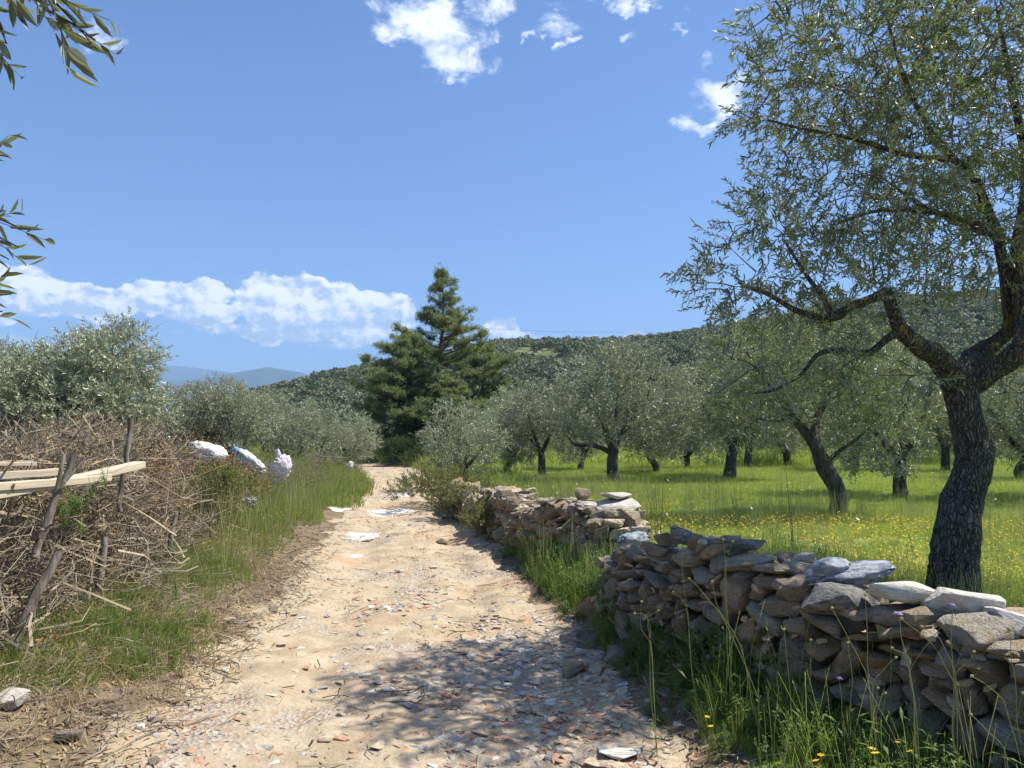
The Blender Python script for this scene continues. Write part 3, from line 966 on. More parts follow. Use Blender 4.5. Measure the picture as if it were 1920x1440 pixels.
# leaning olive in the middle of the meadow
b = ground_at(1562, 13.0)
def Q(px, py, dd=0): return P(px, py, 13.0 + dd)
limbs = [([b - Vector((0, 0, .1)), Q(1560, 985), Q(1572, 950), Q(1568, 915), Q(1548, 880), Q(1535, 848), Q(1522, 825)], [.19, .155, .145, .145, .135, .115, .10]),
         ([Q(1535, 845), Q(1512, 812), Q(1488, 782), Q(1460, 745, -.3), Q(1425, 700, -.5), Q(1400, 660, -.6)], [.105, .09, .07, .045, .03, .015]),
         ([Q(1530, 838), Q(1528, 800, .2), Q(1541, 765, .3), Q(1570, 715, .5), Q(1590, 660, .6)], [.085, .07, .055, .03, .015]),
         ([Q(1545, 870), Q(1575, 845, -.3), Q(1610, 820, -.5), Q(1650, 780, -.6)], [.05, .035, .025, .012]),
         ([Q(1488, 782), Q(1450, 790, .5), Q(1400, 780, .9)], [.035, .022, .01])]
def LQ(px, py, dd, rx, ry, rz, dens=1): return (P(px, py, 13 + dd), (rx, ry, rz), dens)
lobes = [LQ(1420, 690, -.3, 1.0, 1.1, .7), LQ(1520, 660, 0, 1.0, 1.2, .75), LQ(1610, 690, .3, .95, 1.1, .75), LQ(1390, 780, .2, .7, .8, .45, .7), LQ(1640, 790, -.2, .75, .9, .5, .9), LQ(1560, 760, .4, .9, .9, .5, .7),
         LQ(1480, 625, .4, .6, .7, .3, .7)]
tr, nf = build_tree('olive_tree', limbs, lobes, .30, 5.4, SP_MID, 12, M['olive_leaf'], M['bark_far'], 18, .2, root=None, spread=.3)
rebase(tr, tuple(b)); print('t2', nf)
tag(tr, 'olive tree leaning left on a bent dark trunk in the middle of the meadow', 'olive tree')

# dark olive with one long low branch to the left
b = ground_at(1152, 22.0)
def Q(px, py, dd=0): return P(px, py, 22.0 + dd)
limbs = [([b - Vector((0, 0, .1)), Q(1152, 905), Q(1148, 875), Q(1150, 845)], [.22, .17, .16, .16]),
         ([Q(1147, 850), Q(1128, 840), Q(1105, 835), Q(1080, 834), Q(1060, 815)], [.09, .07, .05, .035, .015]),
         ([Q(1150, 850), Q(1160, 820), Q(1185, 790, .4), Q(1210, 750, .6), Q(1225, 710, .6)], [.13, .10, .07, .04, .015]),
         ([Q(1149, 850), Q(1138, 810, -.3), Q(1120, 770, -.4), Q(1105, 720, -.5)], [.11, .08, .05, .02]),
         ([Q(1152, 840), Q(1155, 780, .3), Q(1160, 720, .4)], [.08, .05, .02])]
def LQ(px, py, dd, rx, ry, rz, dens=1): return (P(px, py, 22 + dd), (rx, ry, rz), dens)
lobes = [LQ(1150, 715, 0, 1.1, 1.3, .9), LQ(1090, 765, -.2, .9, 1.1, .75), LQ(1225, 745, .2, 1.1, 1.2, .9), LQ(1200, 800, -.4, 1.0, 1.0, .6), LQ(1075, 815, 0, .6, .7, .4, .8), LQ(1275, 800, 0, .7, .9, .6), LQ(1180, 675, .3, .8, .8, .45)]
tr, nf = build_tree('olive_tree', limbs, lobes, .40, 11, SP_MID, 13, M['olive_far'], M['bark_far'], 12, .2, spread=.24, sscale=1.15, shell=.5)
rebase(tr, tuple(b)); print('t4', nf)
tag(tr, 'olive tree with straight dark trunk and a long low bare branch reaching left', 'olive tree')


def olive_variant(seed, h=4.3, r=2.0, th=1.1, lean=0.0, bushy=False, fork=False):
    rng = np.random.RandomState(seed)
    tr_ = .17 * r / 2
    top = Vector((lean, rng.uniform(-.1, .1), th))
    limbs = [([Vector((0, 0, -.15)), Vector((lean * .2 + rng.uniform(-.06, .06), 0, th * .35)), Vector((lean * .7 + rng.uniform(-.05, .05), 0, th * .7)), top], [tr_ * 1.35, tr_ * 1.05, tr_, tr_ * .95])]
    if bushy: limbs = [([Vector((0, 0, -.15)), Vector((lean * .3, 0, .2)), top], [tr_ * 1.1, tr_, tr_ * .8])]
    nl = 4
    a0 = rng.uniform(0, 6.28)
    lobes = []
    for i in range(nl):
        a = a0 + i * 6.28 / nl + rng.uniform(-.4, .4)
        rr = r * rng.uniform(.42, .62)
        e = Vector((lean + math.cos(a) * rr, math.sin(a) * rr, th + (h - th) * rng.uniform(.38, .62)))
        m1 = top.lerp(e, .45) + Vector((rng.uniform(-.12, .12), rng.uniform(-.12, .12), -.1))
        limbs.append(([top - Vector((0, 0, .05)), m1, e], [tr_ * .62, tr_ * .4, tr_ * .13]))
        lobes.append((e, (r * .52, r * .52, (h - th) * .27), 1))
    for i in range(5):
        a = rng.uniform(0, 6.28); rr = r * rng.uniform(.45, .75)
        zz = rng.uniform(.0, .5) if not bushy else rng.uniform(-.15, .4)
        lobes.append((Vector((lean + math.cos(a) * rr, math.sin(a) * rr, th + (h - th) * zz)), (r * .38, r * .38, (h - th) * .18), .9))
    lobes.append((Vector((lean + rng.uniform(-.3, .3), rng.uniform(-.3, .3), h - (h - th) * .24)), (r * .5, r * .5, (h - th) * .24), 1))
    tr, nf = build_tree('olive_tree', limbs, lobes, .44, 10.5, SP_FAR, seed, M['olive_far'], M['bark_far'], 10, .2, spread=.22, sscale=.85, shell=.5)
    return tr, nf


variants = []
for i, kw in enumerate([dict(h=4.3, r=2.0), dict(h=4.6, r=2.2, th=1.2, lean=.2), dict(h=3.7, r=1.9, th=.7, bushy=True), dict(h=4.9, r=2.1, th=1.4, lean=-.25), dict(h=3.9, r=1.7, th=1.0, lean=.35)]):
    o, nf = olive_variant(100 + i, **kw)
    print('variant', i, nf)
    variants.append(o)
used = set()
meadow = [  # px of foot, metres ahead, variant, turn, scale, label
    (1684, 17.2, 0, .4, .80, 'olive tree with thick upright trunk between the leaning olive and the big trunk'),
    (1015, 25.5, 0, 2.2, .70, 'olive tree with short dark trunk behind the wall, left of the low bare branch'),
    (1088, 29.0, 4, 1.0, .72, 'small olive with thin trunk in the gap behind the low bare branch'),
    (1230, 26.5, 4, 3.3, .80, 'small slender olive tree with forked branches spreading in a fan'),
    (1365, 23.3, 1, .2, .90, 'dark trunked olive with broad crown left of the leaning olive'),
    (1287, 29.5, 2, .8, .8, 'small bushy olive behind the slender forked one'),
    (1400, 30.5, 3, 4.2, .8, 'olive standing behind the dark trunked olive, two trunks close together'),
    (1904, 23.5, 4, 5.2, .85, 'olive with trunk leaning right at the right edge of the meadow'),
    (870, 23.0, 2, 1.4, .66, 'bushy low olive at the right edge of the road before the pines'),
    (950, 27.0, 4, .3, .75, 'leaning olive just right of the bushy roadside olive'),
    (1475, 33.0, 1, 2.0, .78, 'far olive seen under the branches of the leaning olive'),
    (1600, 29.0, 2, 3.9, .95, 'wide silvery olive filling the gap right of the leaning trunk'),
    (1770, 27.5, 0, 5.0, .82, 'silvery olive seen directly left of the big dark trunk'),
    (1830, 33.0, 3, .9, .75, 'olive seen just right of the big dark trunk, far side of meadow'),
    (1950, 16.5, 1, 1.9, .72, 'broad olive cut by the right edge of the picture'),
]
for (px, d, vi, rz_, sc_, lab) in meadow:
    p = ground_at(px, d)
    if vi not in used:
        used.add(vi)
        o = variants[vi]; o.location = p; o.rotation_euler = (0, 0, rz_); o.scale = (sc_,) * 3
        tag(o, lab, 'olive tree', 'olive trees in the meadow')
    else:
        o = copy_tree(variants[vi], p, rz_, (sc_,) * 3, lab, 'olive trees in the meadow')

# left of the road: (px, metres, variant, turn, scale)
L_lab = [
    ((440, 20.0), 0, 1.2, .60, 'silvery olive with thin dark trunk behind the white sacks'),
    ((600, 27.0), 2, 2.6, .64, 'rounded bushy olive at the left edge of the road, left one of two'),
    ((655, 31.0), 2, 4.0, .62, 'rounded olive overhanging the left road edge just before the bend'),
    ((540, 22.0), 4, .7, .58, 'low grey olive just beyond the lilac white plastic bag'),
    ((395, 30.0), 3, 3.0, .70, 'taller dark olive rising above the others left of the valley view'),
    ((350, 19.5), 0, 5.5, .58, 'low olive in the gap right of the big left olive'),
    ((500, 34.0), 1, 2.2, .72, 'pale olive in the row behind, above the white sacks'),
]
for ((px, d), vi, rz_, sc_, lab) in L_lab:
    copy_tree(variants[vi], ground_at(px, d), rz_, (sc_,) * 3, lab, 'olive trees left of the road')

# large olive on the left, over the brushwood
b = ground_at(215, 11.5)
def Q(px, py, dd=0): return P(px - 26, py + 18, 11.5 + dd)
limbs = [([b - Vector((0, 0, .1)), b + Vector((.05, 0, .6)), b + Vector((0, 0, 1.2))], [.25, .2, .18]),
         ([b + Vector((0, 0, 1.15)), Q(250, 740), Q(270, 690, .2), Q(262, 640, .2)], [.12, .09, .05, .015]),
         ([b + Vector((0, 0, 1.15)), Q(180, 740, .3), Q(155, 680, .3), Q(165, 650, .3)], [.11, .08, .05, .015]),
         ([b + Vector((0, 0, 1.15)), Q(200, 760, -.5), Q(120, 720, -.6), Q(60, 700, -.6)], [.1, .07, .04, .015])]
def LQ(px, py, dd, rx, ry, rz, dens=1): return (P(px - 26, py + 18, 11.5 + dd), (rx, ry, rz), dens)
lobes = [LQ(245, 665, .2, .55, .8, .50), LQ(160, 690, .2, .55, .9, .45), LQ(245, 750, 0, .60, .9, .45), LQ(110, 740, -.3, .7, .9, .5), LQ(175, 780, -.3, .7, .9, .4, .9), LQ(30, 720, -.2, .75, .8, .55), LQ(255, 628, .3, .34, .5, .24, .9), LQ(200, 760, .4, .9, .7, .5), LQ(60, 790, .4, .9, .7, .5),
         LQ(110, 800, -.2, .7, .8, .4, .8), LQ(-30, 780, 0, .7, .8, .6)]
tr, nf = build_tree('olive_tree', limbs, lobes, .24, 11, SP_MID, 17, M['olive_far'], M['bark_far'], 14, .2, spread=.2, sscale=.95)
rebase(tr, tuple(b)); print('l1', nf)
tag(tr, 'big grey green olive towering over the brushwood heap on the left', 'olive tree')
for (px, d, vi, rz_, sc_, lab) in [(40, 18, 1, .5, .74, 'yellowish green olive at the left edge behind the big left olive'), (-40, 13.5, 3, 2.5, .60, 'olive cut by the left edge of the picture behind the brushwood')]:
    copy_tree(variants[vi], ground_at(px, d), rz_, (sc_,) * 3, lab, 'olive trees left of the road')

# background olives, a dense band on both sides that nothing tells apart
rng = np.random.RandomState(77)
spots = []
for yy in np.arange(37, 96, 4.6):
    for xx in np.arange(-48, 62, 4.8):
        x = xx + rng.uniform(-1.5, 1.5); y = yy + rng.uniform(-1.5, 1.5)
        px = 960 + x / y * FPX
        if px < -120 or px > 2100: continue
        if abs(x - road_x(y)) < 3.6: continue
        if 600 < px < 960 and y > 40 and y < 56: continue
        if y < 42 and x < -3 and px > 640: continue
        if px < 640 and y < 38: continue
        if y > 60 and rng.rand() < .35: continue
        spots.append((x, y))
for (x, y) in spots:
    vi = rng.randint(0, 5); sc_ = rng.uniform(.66, .95) * (.8 if x < -3 else 1)
    gz_ = max(Hs(x, y), float(hill_h(np.array([x]), np.array([y]))[0])) - .05
    copy_tree(variants[vi], (x, y, gz_), rng.uniform(0, 6.28), (sc_, sc_, sc_ * rng.uniform(.85, 1.1)), 'olive tree in the dense band behind the meadow and road', 'olive trees in the dense far band')
print('background trees', len(spots))

# ------------------------------------------------------------------ pines
def needle_tuft(seed, n=15, L=.23):
    r = np.random.RandomState(seed)
    V, F, RN = [], [], []
    for i in range(n):
        d = r.normal(size=3); d[2] = abs(d[2]) * .9 + .15; d /= np.linalg.norm(d)
        s = np.cross(d, r.normal(size=3)); s /= np.linalg.norm(s)
        c = r.normal(size=3) * L * .22
        b_ = len(V); wd = L * .055
        V += [c, c + d * L * .5 + s * wd, c + d * L * r.uniform(.75, 1.1), c + d * L * .5 - s * wd]
        F.append([b_, b_ + 1, b_ + 2, b_ + 3]); q = r.rand(); RN += [q] * 4
    return np.array(V), np.array(F), np.array(RN)


TUFTS = [needle_tuft(200 + i) for i in range(5)]


def pine(base, h, prof, seed, n_br=70, lean=0.0, top_wiggle=.2, per=16, first=.12):
    """prof: radius as a function of relative height"""
    rng = np.random.RandomState(seed)
    pts = [Vector((lean * t_ + math.sin(t_ * 5 + seed) * top_wiggle * t_, math.cos(t_ * 4) * .15 * t_, h * t_)) + base for t_ in np.linspace(0, 1, 9)]
    pts[0].z -= .2
    rad = list(np.linspace(h * .022, .02, 9))
    p, r_ = smooth_path(pts, rad, 5)
    tparts = [tube(p, r_, 12, .15, seed)]
    bparts, pos, D = [], [], []
    for i in range(n_br):
        t_ = first + (1 - first) * (i + rng.rand()) / n_br
        k = min(len(p) - 1, int(t_ * len(p)))
        a = i * 2.4 + rng.uniform(-.5, .5)
        rr = np.interp(t_, [q[0] for q in prof], [q[1] for q in prof]) * rng.uniform(.45, 1.2)
        rise = rng.uniform(.05, .35) + .5 * t_ ** 2
        dirv = np.array([math.cos(a), math.sin(a), 0])
        q0 = p[k]
        q1 = q0 + dirv * rr * .5 + np.array([0, 0, rr * rise * .3]); q2 = q0 + dirv * rr + np.array([0, 0, rr * rise])
        bparts.append(tube([q0, q1, q2], [max(.02, rr * .022), .03, .012], 5))
        nsub = max(3, int(rr * 5.5))
        for s_ in range(int(nsub * 1.35)):
            u = rng.uniform(.25, 1.0)
            c = q0 * (1 - u) ** 2 + 2 * q1 * u * (1 - u) + q2 * u * u
            e = dirv * rng.uniform(.1, .5) + np.array([-dirv[1], dirv[0], 0]) * rng.uniform(-.75, .75) * (1.25 - u * .6) + np.array([0, 0, rng.uniform(.0, .35)])
            e = e * min(1.0, .3 + rr * .35)
            bparts.append(tube([c, c + e * .5, c + e], [.018, .012, .006], 3))
            for _ in range(per):
                w_ = rng.uniform(.35, 1.12)
                q = c + e * w_ + rng.normal(size=3) * np.array([.09, .09, .06])
                pos.append(q); D.append(e * .8 + np.array([0, 0, .8]) + rng.normal(size=3) * .4)
    for _ in range(40):
        pos.append(p[-1] + rng.normal(size=3) * np.array([.12, .12, .3]) - np.array([0, 0, .3])); D.append(np.array([0, 0, 1.0]) + rng.normal(size=3) * .5)
    v, f, rn = bake(TUFTS, np.array(pos), np.array(D), rng.uniform(.7, 1.25, len(pos)), rng)
    root = empty('pine_tree')
    tv, tf = merge(tparts); link('trunk', np_mesh('trunk', tv, tf, M['pine_bark'], smooth=True), root)
    bv, bf = merge(bparts); o = link('branches', np_mesh('branches', bv, bf, M['pine_bark'], smooth=True), root)
    link('crown', np_mesh('crown', v, f, M['pine_needle'], rnd=rn), root)
    rebase(root, tuple(base))
    print('pine quads', len(f))
    return root


pb = ground_at(822, 47.0)
pr = pine(pb, 11.3, [(0, 3.4), (.12, 4.4), (.3, 4.4), (.45, 3.8), (.6, 2.8), (.7, 1.75), (.8, 1.1), (.9, .7), (1, .15)], 4, 80, 0, .34, 7)
tag(pr, 'tall pine with pointed top standing highest beside the end of the road', 'pine tree')
pb = ground_at(748, 45.0)
pr = pine(pb, 7.0, [(0, 1.8), (.25, 2.4), (.5, 2.4), (.75, 1.7), (1, .3)], 9, 52, .3, .3, 8, first=.25)
tag(pr, 'shorter pine leaning at the left side of the tall pointed pine', 'pine tree')
pb = ground_at(905, 49.0)
pr = pine(pb, 6.9, [(0, 2.0), (.25, 2.4), (.5, 2.2), (.75, 1.6), (1, .3)], 15, 46, .1, .2, 8)
tag(pr, 'lower rounded pine at the right side of the tall pointed pine', 'pine tree')
copy_tree(pr, ground_at(852, 42.0), 2.1, (.8, .8, .62), 'low pine under the tall one, behind the bushy roadside olive')

# groves on the hill and far beyond
rng = np.random.RandomState(5)
def crown_ball(seed, mat, r=1.0, n=150):
    rg = np.random.RandomState(seed)
    lob = [(rg.normal(size=3) * np.array([.42, .42, .22]), rg.uniform(.45, .65)) for _ in range(6)]
    V, F, RN = [], [], []
    for i in range(n):
        c, rr = lob[rg.randint(6)]
        u = rg.normal(size=3); u /= np.linalg.norm(u)
        if u[2] < -.4: u[2] *= -1
        p_ = (c + u * rr * rg.uniform(.8, 1.05)) * r
        nr = u + rg.normal(size=3) * .5; nr /= np.linalg.norm(nr)
        x_ = np.cross(nr, rg.normal(size=3)); x_ /= np.linalg.norm(x_); y_ = np.cross(nr, x_)
        s_ = .17 * r * rg.uniform(.6, 1.3); b_ = len(V)
        V += [p_ - x_ * s_, p_ + y_ * s_ * .7, p_ + x_ * s_, p_ - y_ * s_ * .7]; F.append([b_, b_ + 1, b_ + 2, b_ + 3]); RN += [rg.rand()] * 4
    V = np.array(V); V[:, 2] += .75 * r
    return np_mesh('distant_crown', V, F, mat, rnd=RN)


balls = [crown_ball(300 + i, M['hill_leaf'] if i < 4 else M['dark_shrub']) for i in range(6)]
N = 15000
x = rng.uniform(-300, 480, N * 2); y = rng.uniform(96, 470, N * 2)
keep = (np.abs(x) < y * .85 + 12) & (fbm(x, y, .03, 3, 9) > -.42)
x, y = x[keep][:N], y[keep][:N]
z = hill_h(x, y)
ok = z > -.3
x, y, z = x[ok], y[ok], z[ok]
rot = np.zeros((len(x), 3)); rot[:, 2] = rng.uniform(0, 6.28, len(x))
sc_ = rng.uniform(1.2, 2.6, len(x))[:, None] * np.array([1, 1, 1.0]) * (1 + .2 * rng.rand(len(x), 3))
pick = np.where(rng.rand(len(x)) < .82, rng.randint(0, 4, len(x)), rng.randint(4, 6, len(x)))
scatter('hillside_grove', np.stack([x, y, z - .1], -1), rot, sc_, balls, idx=pick)
print('hill trees', len(x))

# ------------------------------------------------------------------ dry stone walls
def rock_mesh(seed, npts=26, noise=.05, boxy=.55, cuts=1):
    r = np.random.RandomState(seed)
    u = r.normal(size=(npts, 3)); u /= np.linalg.norm(u, axis=1, keepdims=True)
    cube = u / np.max(np.abs(u), axis=1, keepdims=True)
    p = (u * (1 - boxy) + cube * boxy) * .5 * r.uniform(.84, 1.0, (npts, 1))
    sh = r.uniform(-.18, .18, 3)
    p[:, 0] += sh[0] * p[:, 2]; p[:, 1] += sh[1] * p[:, 2]; p[:, 2] += sh[2] * p[:, 0]
    bm = bmesh.new()
    vs = [bm.verts.new(q) for q in p]
    res = bmesh.ops.convex_hull(bm, input=vs)
    bmesh.ops.delete(bm, geom=list({g for g in res['geom_interior'] + res['geom_unused'] if isinstance(g, bmesh.types.BMVert)}), context='VERTS')
    bmesh.ops.dissolve_limit(bm, angle_limit=R(14), verts=bm.verts[:], edges=bm.edges[:])
    bmesh.ops.bevel(bm, geom=bm.edges[:], offset=.025, segments=1, affect='EDGES')
    bmesh.ops.triangulate(bm, faces=bm.faces[:])
    if cuts: bmesh.ops.subdivide_edges(bm, edges=[e for e in bm.edges if e.calc_length() > .16], cuts=cuts, use_grid_fill=False)
    bmesh.ops.triangulate(bm, faces=bm.faces[:])
    co = np.array([v.co[:] for v in bm.verts])
    dis = vnoise3(co, 3.2, seed) * noise * 1.6 + vnoise3(co * np.array([1, 1, 2.5]), 8, seed + 2) * noise
    dirn = co / (np.linalg.norm(co, axis=1, keepdims=True) + 1e-6)
    co = co + dirn * dis[:, None]
    for v, q in zip(bm.verts, co): v.co = q
    me = bpy.data.meshes.new('stone')
    bm.to_mesh(me); bm.free()
    me.set_sharp_from_angle(angle=R(24))
    me.polygons.foreach_set('use_smooth', np.full(len(me.polygons), True))
    me.materials.append(M['stone'])
    return me


STONES = [rock_mesh(500 + i, 15 + i % 8, .035, .60 + .35 * ((i * 7) % 10) / 10) for i in range(22)]
SLABS = [rock_mesh(600 + i, 20, .04, .92) for i in range(8)]
print('stone tris', [len(s_.polygons) for s_ in STONES[:6]])


def put_stone(root, inv, loc, size, rot, me, mat=None, name='stone'):
    o = bpy.data.objects.new(name, me)
    COL.objects.link(o); o.parent = root
    o.location = Vector(loc) - inv
    o.scale = size; o.rotation_euler = rot
    if mat is not None:
        o.material_slots[0].link = 'OBJECT'; o.material_slots[0].material = mat
    return o


def path_pt(pts, s):
    acc = 0
    for a, b in zip(pts[:-1], pts[1:]):
        l = (b - a).length
        if s <= acc + l or b is pts[-1]:
            u = (s - acc) / l
            d = (b - a).normalized()
            return a.lerp(b, u), d
        acc += l
    return pts[-1], (pts[-1] - pts[-2]).normalized()


def build_wall(label, pts, top, seed, course=.10, width=.22, thick=.5, limit=290, group='dry stone walls beside the road', big=1.0, skip=None):
    """courses of single stones along a path; the road face is built stone by stone, core and far face joined"""
    rng = np.random.RandomState(seed)
    pts = [Vector((p[0], p[1], 0)) for p in pts]
    L = sum((b - a).length for a, b in zip(pts[:-1], pts[1:]))
    mid, _ = path_pt(pts, L / 2)
    inv = Vector((mid.x, mid.y, Hs(mid.x, mid.y)))
    root = empty('dry_stone_wall', inv)
    tag(root, label, 'stone wall', group)
    count = 0
    core = []
    zc = -.08
    maxtop = max(top(s) for s in np.linspace(0, L, 20))
    while zc < maxtop:
        ch = course * rng.uniform(.75, 1.35)
        s = -rng.uniform(0, width)
        while s < L + .05:
            wd = width * (.42 + 1.5 * rng.rand() ** 1.6) * big
            sc = s + wd / 2
            t_ = top(min(max(sc, 0), L))
            und = .035 * math.sin(sc * 3.1 + zc * 9) + rng.uniform(-.015, .015)
            if zc + und + ch * .5 < t_ and (skip is None or not skip(sc, zc)):
                p, d = path_pt(pts, sc)
                nrm = Vector((-d.y, d.x, 0))      # towards the road
                batter = .10 * (1 - zc / 1.0)
                g = Hs(p.x, p.y)
                hgt = ch * rng.uniform(.95, 1.35)
                dep = rng.uniform(.2, .34)
                off = thick / 2 + batter - dep / 2 + rng.uniform(-.035, .03)
                loc = p + nrm * off + Vector((0, 0, g + zc + und + ch / 2))
                yaw = math.atan2(d.y, d.x)
                rot = (rng.normal(0, .18), rng.normal(0, .24), yaw + rng.normal(0, .16))
                # sometimes a stone stands on edge or is a thin slab
                if rng.rand() < .16: size = (wd * .85, dep, hgt * 1.75)
                elif rng.rand() < .25: size = (wd * 1.3, dep, hgt * .7)
                else: size = (wd * 1.1, dep, hgt * 1.12)
                if count < limit:
                    put_stone(root, inv, loc, size, rot, STONES[rng.randint(len(STONES))]); count += 1
                else: core.append((loc, size, rot))
                for _c in range(int(rng.rand() < .55)):
                    core.append((p + d * rng.uniform(-wd, wd) * .5 + nrm * (off + dep * .28 + rng.uniform(-.03, .02)) + Vector((0, 0, g + zc + und + (ch if rng.rand() < .6 else 0))), (rng.uniform(.03, .08), rng.uniform(.06, .12), rng.uniform(.02, .045)), (rng.normal(0, .4), rng.normal(0, .4), rng.uniform(0, 6))))
                core.append((p + nrm * (off - dep * .75) + Vector((0, 0, g + zc + und + ch / 2 - .01)), (wd * 1.2, .28, hgt), (rng.normal(0, .1), rng.normal(0, .1), yaw)))
                core.append((p - nrm * (thick / 2 - .1) + Vector((0, 0, g + zc + und + ch / 2 - .01)), (wd * 1.15, .26, hgt * 1.05), (rng.normal(0, .15), rng.normal(0, .15), yaw + rng.normal(0, .2))))
            s += wd
        zc += ch
    # core stones joined
    Vs, Fs, off = [], [], 0
    for (loc, size, rot) in core:
        me = STONES[rng.randint(len(STONES))]
        co = np.empty(len(me.vertices) * 3, dtype=np.float32); me.vertices.foreach_get('co', co); co = co.reshape(-1, 3)
        f = np.empty(len(me.polygons) * 3, dtype=np.int32); me.polygons.foreach_get('vertices', f); f = f.reshape(-1, 3)
        mt = np.array(Euler(rot).to_matrix()) @ np.diag(size)
        Vs.append(co @ mt.T + np.array(loc) - np.array(inv)); Fs.append(f + off); off += len(co)
    if Vs:
        o = link('rubble_core', np_mesh('rubble_core', np.concatenate(Vs), np.concatenate(Fs), M['stone']), root)
        o['kind'] = 'stuff'
    return root, inv, count


Wn = [(2.95, 1.75), (2.22, 3.28), (1.95, 3.93), (1.60, 4.7), (1.30, 5.3), (1.08, 5.8), (1.0, 6.7)]
# heights of the near wall along its run, read at a few distances
WL = [0]
for a_, b_ in zip(Wn[:-1], Wn[1:]): WL.append(WL[-1] + math.dist(a_, b_))


def top_near(s):
    y = np.interp(s, WL, [q[1] for q in Wn])
    return float(np.interp(y, [.6, 2.4, 3.2, 3.6, 4.0, 4.5, 5.0, 5.5, 5.9, 6.7], [.62, .62, .60, .64, .62, .64, .70, .70, .60, .34])) + .03 * math.sin(s * 7)


nearwall, nw, c_ = build_wall('near dry stone wall of grey and tan stones at the lower right, big pale blocks on top', Wn, top_near, 31, course=.088, width=.172, thick=.46, limit=298)
print('near wall stones', c_)


def cap(root, inv, px, py, d, size, rot, me, mat=None, label=None):
    """a single large stone whose middle is seen at px,py, d metres ahead"""
    o = put_stone(root, inv, P(px, py, d), size, rot, me, mat)
    if label: o['label'] = label
    return o


yw = math.atan2(.9, -.43)
def MF(d):  # metres per photo pixel
    return d / FPX


CAPS = [  # px, py, d, (length, depth, height), (tilt), mesh, material, label
    (1368, 1020, 5.05, (.44, .34, .10), (.05, .06, yw + .9), 0, M['dark_stone'], 'long dark lichened slab, highest on the wall'),
    (1400, 1056, 4.8, (.40, .42, .12), (.12, .04, yw + .8), 1, None, 'flat tan slab with a broad sunny top'),
    (1478, 1050, 4.7, (.11, .14, .09), (0, 0, .4), 2, None, None),
    (1508, 1050, 4.65, (.14, .14, .10), (0, .2, 1.2), 3, M['pale_stone'], None),
    (1588, 1122, 4.02, (.44, .30, .17), (.04, .03, yw + .75), 4, M['dark_stone'], 'big dark grey boulder under the draped sack'),
    (1702, 1112, 3.82, (.36, .26, .11), (.05, -.05, yw + 1.0), 5, M['pale_stone'], 'long pale limestone block'),
    (1803, 1134, 3.66, (.33, .26, .15), (.1, -.12, yw + 1.1), 6, M['pale_stone'], 'wedge shaped pale limestone block'),
    (1712, 1160, 3.76, (.42, .3, .17), (.1, .16, yw + .9), 7, None, None),
    (1895, 1168, 3.45, (.26, .3, .14), (.1, .1, yw), 0, M['pale_stone'], None),
    (1845, 1212, 3.45, (.28, .28, .15), (.0, .1, yw + .7), 3, M['pale_stone'], None),
    (1905, 1225, 3.28, (.26, .28, .10), (.0, -.08, yw + .6), 2, None, 'banded sandstone block'),
    (1498, 1100, 4.35, (.26, .22, .17), (.2, 0, yw + .5), 1, None, None),
    (1280, 1008, 5.3, (.16, .18, .12), (.3, .2, .7), 2, M['dark_stone'], None),
    (1250, 1014, 5.45, (.14, .16, .11), (.1, .3, 2.0), 6, None, None),
    (1228, 1030, 5.45, (.24, .2, .10), (.05, -.1, yw + .4), 0, None, None),
    (1300, 1050, 5.15, (.20, .2, .13), (.3, .1, yw + .9), 5, None, None),
]
for (px, py, d, size, rot, k, mt, lab) in CAPS:
    cap(nearwall, nw, px, py, d, size, rot, SLABS[k], mt, lab)

Wm = [(1.12, 8.2), (.95, 8.9), (.60, 9.8), (.30, 10.9), (.02, 12.2)]
def top_mid(s): return float(np.interp(s, [0, .15, 1.2, 1.8, 2.5, 3.5, 4.5], [.56, .70, .66, .58, .52, .56, .62])) + .04 * math.sin(s * 5)
midwall, mw, c_ = build_wall('broken dry stone wall end in the middle, flat slabs stacked on its right corner', Wm, top_mid, 37, course=.095, width=.19, thick=.6, limit=270)
print('mid wall', c_)
for (px, py, d, size, rot, k, mt, lab) in [
    (1150, 952, 8.45, (.62, .4, .20), (.02, -.04, .2), 0, M['pale_stone'], 'large pale flat slab on the corner'), (1152, 930, 8.5, (.38, .24, .09), (0, .05, .3), 3, M['pale_stone'], None), (1092, 928, 8.9, (.17, .16, .15), (.2, 0, .4), 2, None, None),
    (1180, 975, 8.2, (.26, .26, .24), (.1, .2, .7), 6, None, 'rounded tan boulder at the corner'), (1125, 980, 8.2, (.26, .2, .14), (.3, .5, .2), 5, M['sack_grey'] and None, None), (1060, 940, 9.4, (.26, .2, .12), (0, .1, .2), 7, None, None),
    (1100, 945, 8.7, (.3, .25, .08), (0, -.06, .1), 1, M['pale_stone'], None), (1170, 1000, 8.2, (.26, .26, .12), (.1, 0, .7), 1, None, None)]:
    cap(midwall, mw, px, py, d, size, rot, SLABS[k], mt, lab)

Wf = [(-.05, 12.6), (-.5, 14.3), (-.95, 16.2), (-1.3, 18.5)]
def top_far(s): return .50 + .08 * math.sin(s * 2.3)
farwall, fw, c_ = build_wall('low far stretch of stone wall half hidden by shrubs along the road', Wf, top_far, 41, course=.13, width=.26, thick=.6, limit=170)

